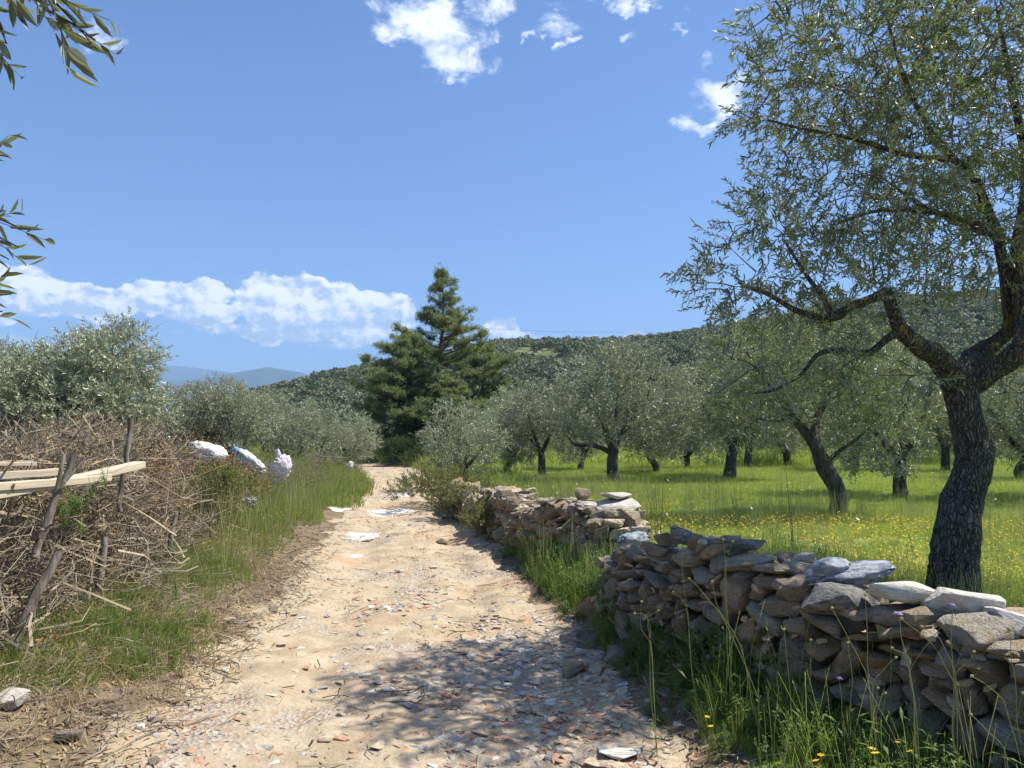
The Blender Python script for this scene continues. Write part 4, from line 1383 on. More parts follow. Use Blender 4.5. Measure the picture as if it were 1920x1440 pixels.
# fallen stones in the gap and in the verge
FALL = [(1130, 1062, 7.2, .24, 'tan boulder'), (1110, 1095, 6.7, .30, 0), (1150, 1040, 7.7, .2, 0), (1170, 1028, 7.9, .18, 0), (1095, 1045, 7.6, .18, 0), (1135, 1020, 8.0, .17, 0), (1060, 1062, 7.2, .16, 0),
        (1150, 1185, 5.5, .2, 0), (1178, 1120, 6.2, .26, 0), (1205, 1055, 6.8, .2, 0), (1215, 1090, 6.4, .17, 0), (1270, 1213, 5.0, .11, 0), (925, 930, 14.3, .32, 0), (960, 955, 12.0, .22, 0)]
FL = ['rough tan boulder fallen in the wall gap, left of the white sack', 'long grey slab lying in the grass below the gap boulder', 'small pale stone in the wall gap close to the sack', 'pale stone propped under the slab corner of the middle wall',
      'grey stone at the foot of the middle wall, left side', 'bright stone directly below the middle wall corner', 'stone half sunk in tall grass left of the gap', 'blue grey stone in the dark weeds by the road edge',
      'grey slab leaning at the near end of the gap', 'stone between the white sack and the near wall end', 'dull stone in grass at the near wall end', 'small orange brick piece in the weeds under the near wall', 'pale flat stone on the shrubby verge far up the road', 'grey stone in verge grass before the far wall']
rng = np.random.RandomState(8)
for i, (px, py, d, s_, _) in enumerate(FALL):
    X = (px - 960) / FPX * d
    o = bpy.data.objects.new('fallen_stone', STONES[(i * 3) % 22]); COL.objects.link(o)
    o.location = (X, d, Hs(X, d) + s_ * .22); o.scale = (s_ * 1.2, s_, s_ * .65); o.rotation_euler = (rng.uniform(-.3, .3), rng.uniform(-.3, .3), rng.uniform(0, 6))
    tag(o, FL[i], 'stone', 'loose stones fallen from the wall')
    if i in (11,):
        o.material_slots[0].link = 'OBJECT'; o.material_slots[0].material = M['terracotta']
    if i in (2, 5, 3, 12):
        o.material_slots[0].link = 'OBJECT'; o.material_slots[0].material = M['pale_stone']

# stones lying on and beside the road
RS = [(38, 1312, .20, 'pale', 'pale squarish stone in the grass at the lower left corner'), (150, 1372, .13, 'stone', 'tan stone in grass right of the pale corner stone'), (300, 1078, .16, 'pale', 'whitish stone at the foot of the brushwood heap'),
      (290, 1066, .11, 'stone', 'small round grey stone touching the whitish stone'), (832, 1016, .22, 'tan', 'rough tan lump sitting in the middle of the road'), (752, 1068, .15, 'pale', 'pale flat stone in the road before the tan lump'),
      (690, 1012, .13, 'stone', 'dark flat stone just below the round white plaster patch'), (1085, 1215, .10, 'marble', 'white rounded pebble at the right road edge by the weeds'), (1075, 1252, .17, 'stone', 'brick sized grey stone on the right road edge'),
      (1098, 1264, .07, 'marble', 'small white stone ring right of the brick sized stone'), (808, 1205, .06, 'marble', 'small round white stone at the left of the shaded rubble'), (310, 1338, .08, 'tan', 'small tan stone on the left road edge near the bottom'),
      (308, 1412, .07, 'stone', 'grey stone at the bottom left of the road'), (282, 1350, .06, 'marble', 'little white stone beside the tan one on the left edge'), (520, 1140, .10, 'stone', 'grey stones edge piece below the left grass tongue'),
      (970, 1255, .07, 'marble', 'white chip in the middle of the rubble patch'), (1010, 1320, .09, 'tan', 'tan chunk standing out of the rubble in front'), (985, 1290, .1, 'marble', 'flat cream stone flush with the rubble patch'),
      (1150, 1398, .2, 'marble', 'large cracked cream slab lying in the rubble at the bottom right'), (440, 1160, .1, 'tan', 'tan stone on the bare left road edge')]
for i, (px, py, s_, mt, lab) in enumerate(RS):
    d = CAM_H * FPX / (py - 815)
    for _ in range(4):
        X = (px - 960) / FPX * d
        d = (CAM_H - float(HR(X, d))) * FPX / (py - 815)
    X = (px - 960) / FPX * d
    o = bpy.data.objects.new('loose_stone', (STONES if s_ < .19 else SLABS)[(i * 5 + 1) % 8]); COL.objects.link(o)
    flat = .22 if 'slab' in lab or 'flat' in lab else .55
    o.location = (X, d, float(HR(X, d)) + s_ * flat * .3); o.scale = (s_ * 1.15, s_ * .85, s_ * flat); o.rotation_euler = (rng.uniform(-.15, .15), rng.uniform(-.15, .15), rng.uniform(0, 6))
    tag(o, lab, 'stone', 'loose stones on and beside the road')
    k_ = {'pale': 'pale_stone', 'marble': 'marble', 'tan': 'tan_chip'}.get(mt)
    if k_: o.material_slots[0].link = 'OBJECT'; o.material_slots[0].material = M[k_]


# white plaster spilled on the road: low irregular mounds
def spill(px, py, wpx, hpx, seed, label):
    d = CAM_H * FPX / (py - 815); X = (px - 960) / FPX * d
    a = wpx / 2 * d / FPX; b_ = hpx / 2 * d * d / (CAM_H * FPX)
    n, m_ = 48, 9
    r = np.random.RandomState(seed)
    V, F = [(0, 0, .012)], []
    for j in range(1, m_ + 1):
        for i in range(n):
            an = i / n * 6.283
            wob = 1 + .45 * vnoise(np.array([math.cos(an) * 1.5]), np.array([math.sin(an) * 1.5]), 1.3, seed)[0] + .5 * vnoise(np.array([math.cos(an) * 6]), np.array([math.sin(an) * 6]), 1, seed + 1)[0]
            q = j / m_
            V.append((math.cos(an) * a * q * wob, math.sin(an) * b_ * q * wob, .012 * (1 - q ** 2) - (.012 if j == m_ else 0) + r.uniform(-.007, .006)))
    V = np.array(V)
    V[:, 2] += HR(V[:, 0] + X, V[:, 1] + d)
    for j in range(m_ - 1):
        for i in range(n):
            F.append([1 + j * n + i, 1 + j * n + (i + 1) % n, 1 + (j + 1) * n + (i + 1) % n, 1 + (j + 1) * n + i])
    for i in range(0, n, 2): F.append([0, 1 + i, 1 + (i + 1) % n, 1 + (i + 2) % n])
    o = link('plaster_spill', np_mesh('plaster_spill', V, F, M['plaster'], smooth=True))
    o.data.transform(Matrix.Translation((0, 0, -float(HR(X, d))))); o.location = (X, d, float(HR(X, d)))
    tag(o, label, 'plaster spill', 'white plaster patches on the road')


spill(735, 953, 90, 11, 3, 'longest white plaster patch, stretched across the road before the bend')
spill(683, 997, 66, 15, 5, 'oval white plaster patch at the left side of the road')
spill(752, 928, 46, 6, 8, 'faint small white patch farthest up the road')
spill(672, 1030, 22, 8, 12, 'tiny whitish patch below the oval white patch')
spill(640, 955, 36, 10, 14, 'white crumbly patch at the left grass edge of the road')


# ------------------------------------------------------------------ rubble, litter and twigs on the ground
def chip_mesh(seed, mat, flat=.28):
    me = rock_mesh(seed, 11, .0, .6, 0)
    me.transform(Matrix.Diagonal((1.25, .9, flat, 1)))
    me.materials.clear(); me.materials.append(mat)
    return me


chips = []
for i in range(4): chips.append(chip_mesh(700 + i, M['terracotta'], .18))
for i in range(4): chips.append(chip_mesh(710 + i, M['marble'], .22))
for i in range(4): chips.append(chip_mesh(720 + i, M['tan_chip'], .4))
for i in range(4): chips.append(chip_mesh(730 + i, M['grey_chip'], .35))


def thin_strip(seed, L, wd, mat, bendy=.15, leafy=False):
    r = np.random.RandomState(seed)
    n = 4
    V, F, RN = [], [], []
    q = r.rand()
    for i in range(n):
        u = i / (n - 1)
        c = np.array([(u - .5) * L, math.sin(u * 3) * L * r.uniform(-bendy, bendy), .004 + .25 * wd * math.sin(u * 3.14)])
        ww = wd * (math.sin(.25 + u * 2.7) if leafy else (1 - .4 * u))
        V += [c + [0, ww / 2, 0], c + [0, -ww / 2, 0], c + [0, 0, ww * (.12 if leafy else .8)]]; RN += [q] * 3
        if i:
            b_ = (i - 1) * 3
            for k in range(3): F.append([b_ + k, b_ + (k + 1) % 3, b_ + 3 + (k + 1) % 3, b_ + 3 + k])
    return np_mesh('strip', np.array(V), np.array(F), mat, rnd=np.clip(np.array(RN), 0, 1))


leaves_dry = [thin_strip(800 + i, 1, .24, M['dry_leaf'], .12, True) for i in range(5)]
twigs_g = [thin_strip(820 + i, 1, .035, M['twig'], .2) for i in range(6)]


def scatter_on(name, n, xr, yr, dens, sources, smin, smax, seed, tilt=.25, lift=0.0, pick=None, zrot=None, sfun=None, label=None, power=2.0):
    r = np.random.RandomState(seed)
    y = yr[0] + (yr[1] - yr[0]) * r.rand(n); x = xr[0] + (xr[1] - xr[0]) * r.rand(n)
    keep = r.rand(n) < dens(x, y)
    x, y = x[keep], y[keep]; n = len(x)
    s = smin + (smax - smin) * r.rand(n) ** power
    if sfun is not None: s = s * sfun(x, y)
    z = HR(x, y) + lift * s
    rot = np.stack([r.normal(0, tilt, n), r.normal(0, tilt, n), r.uniform(0, 6.283, n)], -1)
    o = scatter(name, np.stack([x, y, z], -1), rot, s, sources, idx=None if pick is None else pick(x, y, r), seed=seed)
    print(name, n)
    return o


def tl(x, y): return x - road_x(y)
def onr(x, y):
    t = tl(x, y); return sst(-np.maximum(-t / np.interp(y, RWY, RWL), t / np.interp(y, RWY, RWR)), -1.12, -.95)
def bump2(x, y, cx, cy, rx, ry_): return np.exp(-(((x - cx) / rx) ** 2 + ((y - cy) / ry_) ** 2))


def rubble_d(x, y):
    t = tl(x, y)
    f = bump2(x, y, .15, 5.1, .75, 1.1) + bump2(x, y, .35, 3.6, .65, .9) + .6 * bump2(x, y, .1, 6.9, .55, .8) + .5 * bump2(x, y, -1.0, 8.2, .8, 1.3)
    f = f + fbm(x, y, 1.6, 3, 55) * .55
    return onr(x, y) * (sst(f, .25, .62) * .95 + .05)


def rubble_pick(x, y, r):
    w_ = r.rand(len(x)) + .6 * fbm(x, y, 1.8, 2, 60)
    k = np.where(w_ < .30, 0, np.where(w_ < .46, 1, np.where(w_ < .80, 2, 3)))
    return k * 4 + r.randint(0, 4, len(x))


scatter_on('rubble', 42000, (-2.6, 2.2), (2.2, 9.5), rubble_d, chips, .010, .115, 61, .10, -.06, rubble_pick, power=3.0)
def grav_d(x, y):
    t = tl(x, y)
    side = sst(np.abs(t + .1), .75, 1.25) * .6
    patch = sst(fbm(x, y, .9, 3, 71), .05, .35)
    return onr(x, y) * (.02 + .20 * patch + side * .55) 
def grav_pick(x, y, r): return np.where(r.rand(len(x)) < .16, r.randint(0, 4, len(x)), np.where(r.rand(len(x)) < .3, r.randint(4, 8, len(x)), r.randint(8, 16, len(x))))
scatter_on('gravel', 52000, (-3.2, 2.2), (2.2, 12), grav_d, chips, .005, .042, 62, .2, -.04, grav_pick, power=3)
scatter_on('gravel', 26000, (-6.5, 1), (12, 34), lambda x, y: onr(x, y) * (.10 + .45 * sst(fbm(x, y, .9, 3, 71), .0, .3)), chips, .015, .07, 63, .2, .1, grav_pick, power=3)
def litter_d(x, y):
    t = tl(x, y); hl = np.interp(y, RWY, RWL)
    l = sst(-t, hl * .72, hl * 1.0) * (1 - .5 * sst(-t, hl + 3, hl + 5)) * (1 - .7 * sst(y, 9, 12))
    r_ = sst(t, np.interp(y, RWY, RWR) * .85, np.interp(y, RWY, RWR) * 1.05) * .4
    return np.clip(l + r_ + .10 * onr(x, y) * sst(fbm(x, y, 1.1, 3, 75), -.05, .3), 0, 1)
scatter_on('leaf_litter', 60000, (-6.0, 2.3), (2.2, 13), litter_d, leaves_dry, .025, .065, 64, .35, .12, power=1.2)
scatter_on('fallen_twigs', 22000, (-6.0, 2.0), (2.2, 14), lambda x, y: litter_d(x, y) * .8, twigs_g, .05, .34, 65, .18, .02, power=2)


# ------------------------------------------------------------------ grass, weeds and flowers
def tuft(seed, n, h, spread, wd, mat, lean=.35, seg=3, heads=0):
    r = np.random.RandomState(seed)
    V, F, RN = [], [], []
    for i in range(n):
        a = r.uniform(0, 6.28); rad = spread * math.sqrt(r.rand())
        p = np.array([math.cos(a) * rad, math.sin(a) * rad, -.02])
        a2 = a + r.normal(0, .9)
        ln = r.uniform(.1, 1) * lean
        hh = h * r.uniform(.55, 1.1); q = r.rand()
        face = r.uniform(0, 6.28); s = np.array([math.cos(face), math.sin(face), 0]) * wd / 2
        b_ = len(V)
        for j in range(seg + 1):
            u = j / seg
            c = p + np.array([math.cos(a2) * ln * hh * u * u, math.sin(a2) * ln * hh * u * u, hh * (u - .18 * ln * u * u)])
            ww = (1 - u) ** .7 + .06
            V += [c + s * ww, c - s * ww]; RN += [q * .9] * 2
            if j: F.append([b_ + 2 * j - 2, b_ + 2 * j - 1, b_ + 2 * j + 1, b_ + 2 * j])
    for i in range(heads):
        a = r.uniform(0, 6.28); rad = spread * r.rand()
        p = np.array([math.cos(a) * rad, math.sin(a) * rad, 0]); hh = h * r.uniform(1.15, 1.7)
        dx = r.normal(0, .09, 2) * hh; q = .96 if r.rand() < .5 else r.rand()
        for j in range(2):
            b_ = len(V); u0, u1 = j / 2, (j + 1) / 2
            for u in (u0, u1):
                c = p + np.array([dx[0] * u * u, dx[1] * u * u, hh * u]); V += [c + [.0016, 0, 0], c - [.0016, 0, 0]]; RN += [q] * 2
            F.append([b_, b_ + 1, b_ + 3, b_ + 2])
        top_ = p + np.array([dx[0], dx[1], hh]); dr = np.array([dx[0], dx[1], hh * .7]); dr /= np.linalg.norm(dr)
        for k in range(2):
            s = np.array([math.cos(k * 1.57 + a), math.sin(k * 1.57 + a), 0]) * .0055; b_ = len(V)
            V += [top_, top_ + dr * .014 + s * .6, top_ + dr * .036, top_ + dr * .014 - s * .6]; F.append([b_, b_ + 1, b_ + 2, b_ + 3]); RN += [.97] * 4
    return np_mesh('tuft', np.array(V), np.array(F), mat, rnd=np.array(RN))


def weed(seed, h, mat, n_st=4, leaf=.05, lw=.35):
    r = np.random.RandomState(seed); V, F, RN = [], [], []
    for i in range(n_st):
        a = r.uniform(0, 6.28); ln = r.uniform(.05, .5); hh = h * r.uniform(.6, 1.1); q = r.rand()
        def c_at(u): return np.array([math.cos(a) * ln * hh * u ** 1.5, math.sin(a) * ln * hh * u ** 1.5, hh * u])
        for j in range(3):
            b_ = len(V)
            for u in (j / 3, (j + 1) / 3):
                c = c_at(u); V += [c + [.0025, 0, 0], c - [.0012, .002, 0]]; RN += [q] * 2
            F.append([b_, b_ + 1, b_ + 3, b_ + 2])
        nl = 13
        for k in range(nl):
            u = .08 + .92 * k / nl; c = c_at(u); b2 = r.uniform(0, 6.28)
            l = leaf * (1.2 - .7 * u) * r.uniform(.7, 1.3)
            d = np.array([math.cos(b2), math.sin(b2), r.uniform(-.1, .9)]); d /= np.linalg.norm(d)
            s = np.cross(d, [0, 0, 1.0]); s /= np.linalg.norm(s); b_ = len(V)
            V += [c, c + d * l * .5 + s * l * lw * .5 + [0, 0, .004], c + d * l - [0, 0, l * .15], c + d * l * .5 - s * l * lw * .5 + [0, 0, .004]]
            F.append([b_, b_ + 1, b_ + 2, b_ + 3]); RN += [r.rand()] * 4
    return np_mesh('weed', np.array(V), np.array(F), mat, rnd=np.array(RN))


T_med = [tuft(900 + i, 28, .30, .13, .009, M['grass'], .9, 3, 1) for i in range(6)]
T_far = [tuft(910 + i, 26, .28, .24, .018, M['grass'], .9, 2, 2) for i in range(6)]
T_fdk = [tuft(915 + i, 26, .28, .24, .014, M['grass_dark'], .9, 2, 2) for i in range(5)]
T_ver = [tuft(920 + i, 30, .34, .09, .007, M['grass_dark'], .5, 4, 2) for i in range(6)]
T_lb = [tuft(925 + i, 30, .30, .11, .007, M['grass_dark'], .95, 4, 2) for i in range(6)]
T_low = [tuft(930 + i, 34, .13, .09, .005, M['grass_dark'], .8, 3, 0) for i in range(5)]
T_stk = [tuft(940 + i, 5, .42, .10, .004, M['stalk'], .3, 3, 6) for i in range(5)]
WEED = [weed(950 + i, .34, M['weed'], 5, .06, .30) for i in range(5)]
SHR = [weed(960 + i, .6, M['shrub'], 12, .055, .3) for i in range(4)]
SHD = [weed(970 + i, .6, M['dark_shrub'], 16, .085, .5) for i in range(4)]


FXY = [0, 3, 4.9, 7.1, 8.7, 10, 13, 16, 20, 24]
FXX = [-3.0, -3.1, -3.2, -3.35, -3.7, -3.95, -4.55, -5.0, -5.6, -6.3]
def wall_x(y): return np.interp(y, WALLX_Y, WALLX_X)
def verge_r(x, y):
    t = tl(x, y); hr = np.interp(y, RWY, RWR)
    e = sst(t + .28 * fbm(x, y, 1.6, 3, 81), hr + .02, hr + .22)
    gap = (y > 5.9) & (y < 8.1)
    m = (x < wall_x(y) - .12) | gap
    return e * m
def verge_l(x, y):
    t = tl(x, y); hl = np.interp(y, RWY, RWL)
    e = sst(-t + .35 * fbm(x, y, 1.4, 3, 83), hl + .25, hl + .55) * (1 - .92 * (x < np.interp(y, FXY, FXX) - .05))
    return e * sst(y + 1.2 * fbm(x, y, .8, 2, 84), 6.3, 7.2)
def field(x, y): return (x > wall_x(y) + .28) * 1.0


def fade(x, y): return np.ones_like(x)
scatter_on('verge_grass', 11000, (-2.2, 3.2), (1.8, 16), lambda x, y: verge_r(x, y) * (.30 + .65 * sst(y, 4.8, 6.5)), T_ver, .5, 1.25, 101, .14, power=1,
           sfun=lambda x, y: (.45 + .75 * sst(tl(x, y) - np.interp(y, RWY, RWR), 0, .45)) * (1 + .5 * fbm(x, y, 1.3, 2, 86)) * (.58 + .10 * sst(y, 9, 13)))
scatter_on('verge_weeds', 6500, (-1.5, 3.0), (1.8, 13), lambda x, y: verge_r(x, y) * .95, WEED, .5, 1.1, 102, .2, power=1,
           sfun=lambda x, y: (.45 + .6 * sst(tl(x, y) - np.interp(y, RWY, RWR), 0, .4)) * (1 - .35 * (y < 4.4)))
scatter_on('verge_stalks', 1500, (-2, 3.0), (2.5, 16), lambda x, y: verge_r(x, y) * (.08 + .6 * sst(y, 4.5, 6.5)) * sst(tl(x, y) - np.interp(y, RWY, RWR), .1, .3), T_stk, .5, .95, 103, .1, power=1)
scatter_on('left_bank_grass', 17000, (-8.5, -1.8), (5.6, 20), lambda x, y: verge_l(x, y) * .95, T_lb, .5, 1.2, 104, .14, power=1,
           sfun=lambda x, y: .24 + .34 * sst(-tl(x, y) - np.interp(y, RWY, RWL), .2, 1.0) + .2 * sst(y, 12, 18) + .3 * fbm(x, y, .9, 2, 88))
scatter_on('left_bank_stalks', 1400, (-7.5, -2), (8, 22), lambda x, y: verge_l(x, y) * .6, T_stk, .8, 1.3, 105, .1, power=1)
def nl(x, y):
    t = -tl(x, y) - np.interp(y, RWY, RWL)
    return sst(t, .05, .5) * sst(fbm(x, y, .9, 3, 87) + .55 * bump2(x, y, -2.6, 3.2, 1.1, 1.2) + .3 * bump2(x, y, -2.6, 5.2, .6, .7), .10, .38) * (y < 8.5) * .85
scatter_on('low_grass', 7500, (-6.5, -1.4), (1.6, 8.5), nl, T_low, .6, 1.5, 106, .2, power=1)
scatter_on('low_weeds', 1500, (-6, -1.4), (1.6, 8.5), lambda x, y: nl(x, y) * .7, WEED, .25, .55, 107, .3, power=1)
scatter_on('dead_grass', 2600, (-6, -1.2), (1.8, 9), lambda x, y: sst(-tl(x, y) - np.interp(y, RWY, RWL), -.1, .2) * .6, [tuft(980 + i, 22, .16, .08, .004, M['dry_leaf'], 1.3, 3, 0) for i in range(3)], .5, 1.2, 108, .5, power=1)
# the meadow
def fh(x, y): return .20 + .16 * sst(y, 8, 16) + .24 * fbm(x, y, .35, 3, 90) + .25 * sst(fbm(x, y, .25, 2, 92), .05, .3)
scatter_on('meadow_grass', 30000, (.5, 15), (2.0, 14), lambda x, y: field(x, y) * (np.abs(x) < y * .72 + 3), T_med, .55, 1.15, 111, .12, power=1, sfun=lambda x, y: fh(x, y) * 1.1)
scatter_on('meadow_grass', 42000, (-2, 30), (13, 37), lambda x, y: field(x, y) * (np.abs(x) < y * .72 + 3), T_far, .7, 1.25, 112, .12, power=1, sfun=fh)
scatter_on('meadow_stalks', 7000, (.5, 18), (3, 22), lambda x, y: field(x, y) * sst(fbm(x, y, .3, 3, 93), -.2, .2) * (np.abs(x) < y * .72 + 3), T_stk, .45, .8, 113, .1, power=1)
scatter_on('far_grass', 14000, (-40, 45), (33, 70), lambda x, y: ((np.abs(tl(x, y)) > 2.2) * (np.abs(x) < y * .72 + 3)), T_far, 1.4, 2.6, 114, .12, power=1)
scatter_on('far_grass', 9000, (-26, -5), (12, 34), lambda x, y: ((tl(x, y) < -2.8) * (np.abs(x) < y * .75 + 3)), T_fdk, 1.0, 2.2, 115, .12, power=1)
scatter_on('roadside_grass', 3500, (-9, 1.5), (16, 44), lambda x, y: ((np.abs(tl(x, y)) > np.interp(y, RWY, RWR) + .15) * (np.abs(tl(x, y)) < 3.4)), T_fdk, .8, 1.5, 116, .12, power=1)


def flower(seed, mat, r_=.012, h=.3, n=3):
    r = np.random.RandomState(seed); V, F, RN = [], [], []
    for i in range(n):
        p = r.normal(0, .05, 3); p[2] = 0; hh = h * r.uniform(.75, 1.15)
        c = p + np.array([0, 0, hh]); tl_ = r.normal(0, .25, 2)
        for k in range(6):
            a = k * 1.047; b_ = len(V)
            d = np.array([math.cos(a), math.sin(a), .15 + tl_[0] * math.cos(a) + tl_[1] * math.sin(a)]); s = np.array([-math.sin(a), math.cos(a), 0])
            V += [c, c + d * r_ * .6 + s * r_ * .38, c + d * r_, c + d * r_ * .6 - s * r_ * .38]; F.append([b_, b_ + 1, b_ + 2, b_ + 3]); RN += [r.rand()] * 4
    return np_mesh('flower_heads', np.array(V), np.array(F), mat, rnd=np.array(RN))


YF = [flower(990 + i, M['yellow'], .012, .17, 3) for i in range(4)]
scatter_on('yellow_flowers', 7500, (1.0, 13), (4.2, 15), lambda x, y: field(x, y) * sst(fbm(x, y, .35, 3, 95) + .32 - .03 * (y - 8), .05, .4) * (np.abs(x) < y * .72 + 2), YF, .8, 1.25, 121, .1, power=1)
scatter_on('yellow_flowers', 60, (.8, 1.7), (2.6, 4.2), lambda x, y: verge_r(x, y) * .25, [flower(996, M['yellow'], .02, .2, 2)], .8, 1.2, 122, .1, power=1)
scatter_on('yellow_flowers', 700, (-5.5, -2.5), (8.5, 15), lambda x, y: verge_l(x, y) * .4, YF, .7, 1.0, 123, .1, power=1)
WF = [flower(1010 + i, M['marble'], .02, .30, 1) for i in range(2)]
scatter_on('white_flowers', 260, (0, 13), (8, 26), lambda x, y: field(x, y) * .7, WF, .8, 1.3, 124, .1, power=1)

# ------------------------------------------------------------------ brushwood heap on the left
FX_Y, FX_X = FXY, FXX
HT_Y = [1, 3, 5, 6.5, 7.5, 8.5, 10, 11, 12.5, 15, 18, 20]
HT_H = [1.0, 1.2, 1.32, 1.42, 1.56, 1.70, 1.62, 1.36, 1.12, .84, .6, .3]


def heap_top(x, y):
    wv = np.interp(y, FX_Y, FX_X) - x
    return np.interp(y, HT_Y, HT_H) * (sst(wv, -.25, .75) ** .7) * (1 - sst(wv, 2.2, 3.2)) * (1 - .42 * sst(-x, 4.5, 5.9)) - .07 + .20 * fbm(x, y, 1.5, 3, 131)


def twig_cluster(seed, n=13, L=.75, r0=.0045, mat=None, leaves=0):
    r = np.random.RandomState(seed); parts, RN = [], []
    for i in range(n):
        c = r.normal(0, .12, 3) * [1.3, 1.3, .6]
        d = r.normal(size=3) * [1, .55, .38]; d /= np.linalg.norm(d)
        l = L * r.uniform(.4, 1.2); b_ = r.normal(0, .16, 3) * l
        u = np.linspace(0, 1, 5)[:, None]
        pts = c + d * l * (u - .5) + b_ * np.sin(u * 3.1) + r.normal(0, .012, (5, 3))
        v, f = tube(pts, np.linspace(r0 * (.45 + 1.9 * r.rand() ** 2.2), .0015, 5), 3)
        q = r.rand(); parts.append((v, f)); RN += [q] * len(v)
        if r.rand() < .6:   # side shoot
            k = r.randint(1, 4); d2 = d + r.normal(0, .6, 3); d2 /= np.linalg.norm(d2)
            v, f = tube([pts[k], pts[k] + d2 * l * .18, pts[k] + d2 * l * .34 + r.normal(0, .02, 3)], [.0025, .002, .001], 3)
            parts.append((v, f)); RN += [q] * len(v)
    v, f = merge(parts)
    return np_mesh('twig_cluster', v, f, mat or M['twig'], rnd=np.array(RN))


def leaf_cluster(seed, mat, n=22, s=.22, l=.05):
    r = np.random.RandomState(seed); V, F, RN = [], [], []
    for i in range(n):
        c = r.normal(0, s * .5, 3); d = r.normal(size=3); d /= np.linalg.norm(d); e = np.cross(d, r.normal(size=3)); e /= np.linalg.norm(e)
        b_ = len(V); k = l * r.uniform(.6, 1.3)
        V += [c, c + d * k * .5 + e * k * .16, c + d * k, c + d * k * .5 - e * k * .16]; F.append([b_, b_ + 1, b_ + 2, b_ + 3]); RN += [r.rand()] * 4
    return np_mesh('leaf_cluster', np.array(V), np.array(F), mat, rnd=np.array(RN))


heap = empty('brushwood_heap', (-4.6, 8.5, 0.3))
tag(heap, 'long tangled heap of dead cut branches along the left side of the road', 'brushwood heap')
hinv = Vector(heap.location)
rng = np.random.RandomState(44)


def in_heap(n, ymin, ymax, shell, seed):
    n = int(n)
    r = np.random.RandomState(seed)
    y = ymin + (ymax - ymin) * r.rand(n * 3); wv = r.uniform(-.15, 2.9, n * 3); x = np.interp(y, FX_Y, FX_X) - wv
    g = H(x, y); t_ = heap_top(x, y)
    ok = t_ > g + .1
    x, y, g, t_ = x[ok][:n], y[ok][:n], g[ok][:n], t_[ok][:n]
    u = r.rand(len(x)) ** shell
    return np.stack([x, y, g + (t_ - g) * u], -1) - np.array(hinv)


TW = [twig_cluster(1100 + i) for i in range(9)]
p_ = in_heap(3400, 1.5, 19.5, .55, 1)
rot = np.stack([rng.normal(0, .35, len(p_)), rng.normal(0, .35, len(p_)), rng.uniform(0, 6.28, len(p_))], -1)
scatter('twigs', p_, rot, rng.uniform(.6, 1.25, len(p_)), TW, parent=heap)
p_ = in_heap(700, 1.5, 19, .15, 2)
rot = np.stack([rng.normal(0, .7, len(p_)), rng.normal(0, .7, len(p_)), rng.uniform(0, 6.28, len(p_))], -1)
scatter('fine_twigs', p_ + [0, 0, .05], rot, rng.uniform(.5, .9, len(p_)), TW, parent=heap)
p_ = in_heap(3600, 2, 17, .35, 3)
LC = [leaf_cluster(1150 + i, M['dry_leaf']) for i in range(5)]
scatter('dead_leaves', p_, rng.uniform(0, 6.28, (len(p_), 3)), rng.uniform(.6, 1.3, len(p_)), LC, parent=heap)
# rust coloured fern patches
RL = [leaf_cluster(1170 + i, M['rust_leaf'], 26, .2, .045) for i in range(3)]
pos = []
for (px, py, d, n, s_) in [(405, 885, 11.5, 60, .28), (440, 905, 12.2, 30, .25), (350, 870, 10.3, 18, .25), (430, 950, 12.0, 22, .22), (285, 885, 8.3, 16, .2), (18, 1180, 5.2, 12, .18), (70, 1240, 4.9, 8, .15)]:
    c = P(px, py, d)
    for _ in range(n): pos.append(np.array(c) + rng.normal(0, s_, 3) * [1, .5, .7] - np.array(hinv))
scatter('rusty_fern', np.array(pos), rng.uniform(0, 6.28, (len(pos), 3)), rng.uniform(.6, 1.2, len(pos)), RL, parent=heap)
# green shoots among it
pos = []
for (px, py, d, n, s_) in [(145, 960, 5.4, 9, .07), (125, 1000, 5.4, 8, .08), (320, 1070, 7.3, 14, .15), (240, 1150, 6.2, 8, .3), (460, 900, 12, 14, .3), (400, 990, 9.8, 30, .35), (380, 950, 9.8, 14, .3)]:
    c = P(px, py, d)
    for _ in range(n): pos.append(np.array(c) + rng.normal(0, s_, 3) * [1, .6, .8] - np.array(hinv))
scatter('green_shoots', np.array(pos), rng.uniform(-.5, .5, (len(pos), 3)) + np.array([0, 0, 3]), rng.uniform(.3, .6, len(pos)), WEED, parent=heap)
# larger branches, each one a part
BR = []
for i in range(9):
    r = np.random.RandomState(1200 + i)
    L_ = r.uniform(.8, 1.5); u = np.linspace(0, 1, 8)[:, None]
    d = np.array([1, 0, 0]); pts = d * L_ * (u - .5) + r.normal(0, .16, 3) * np.sin(u * 3.1) * L_ + r.normal(0, .028, (8, 3))
    parts = [tube(pts, np.linspace(r.uniform(.006, .014), .003, 8), 6, .12, i)]
    for k in (2, 4, 5, 6):
        d2 = d + r.normal(0, .7, 3); d2 /= np.linalg.norm(d2)
        l2 = r.uniform(.2, .5)
        parts.append(tube([pts[k], pts[k] + d2 * l2 * .5, pts[k] + d2 * l2 + r.normal(0, .04, 3)], [.006, .004, .0015], 5))
    v, f = merge(parts)
    BR.append(np_mesh('branch', v, f, M['dry_wood'], smooth=True))
p_ = in_heap(150, 2.5, 16, .18, 4)
for i, q in enumerate(p_):
    o = bpy.data.objects.new('branch', BR[i % 9]); COL.objects.link(o); o.parent = heap
    o.location = Vector(q) + Vector((0, 0, .03)); o.rotation_euler = (rng.normal(0, .45), rng.normal(0, .4), rng.normal(.9, .9)); s_ = rng.uniform(.5, .85); o.scale = (s_, s_, s_)


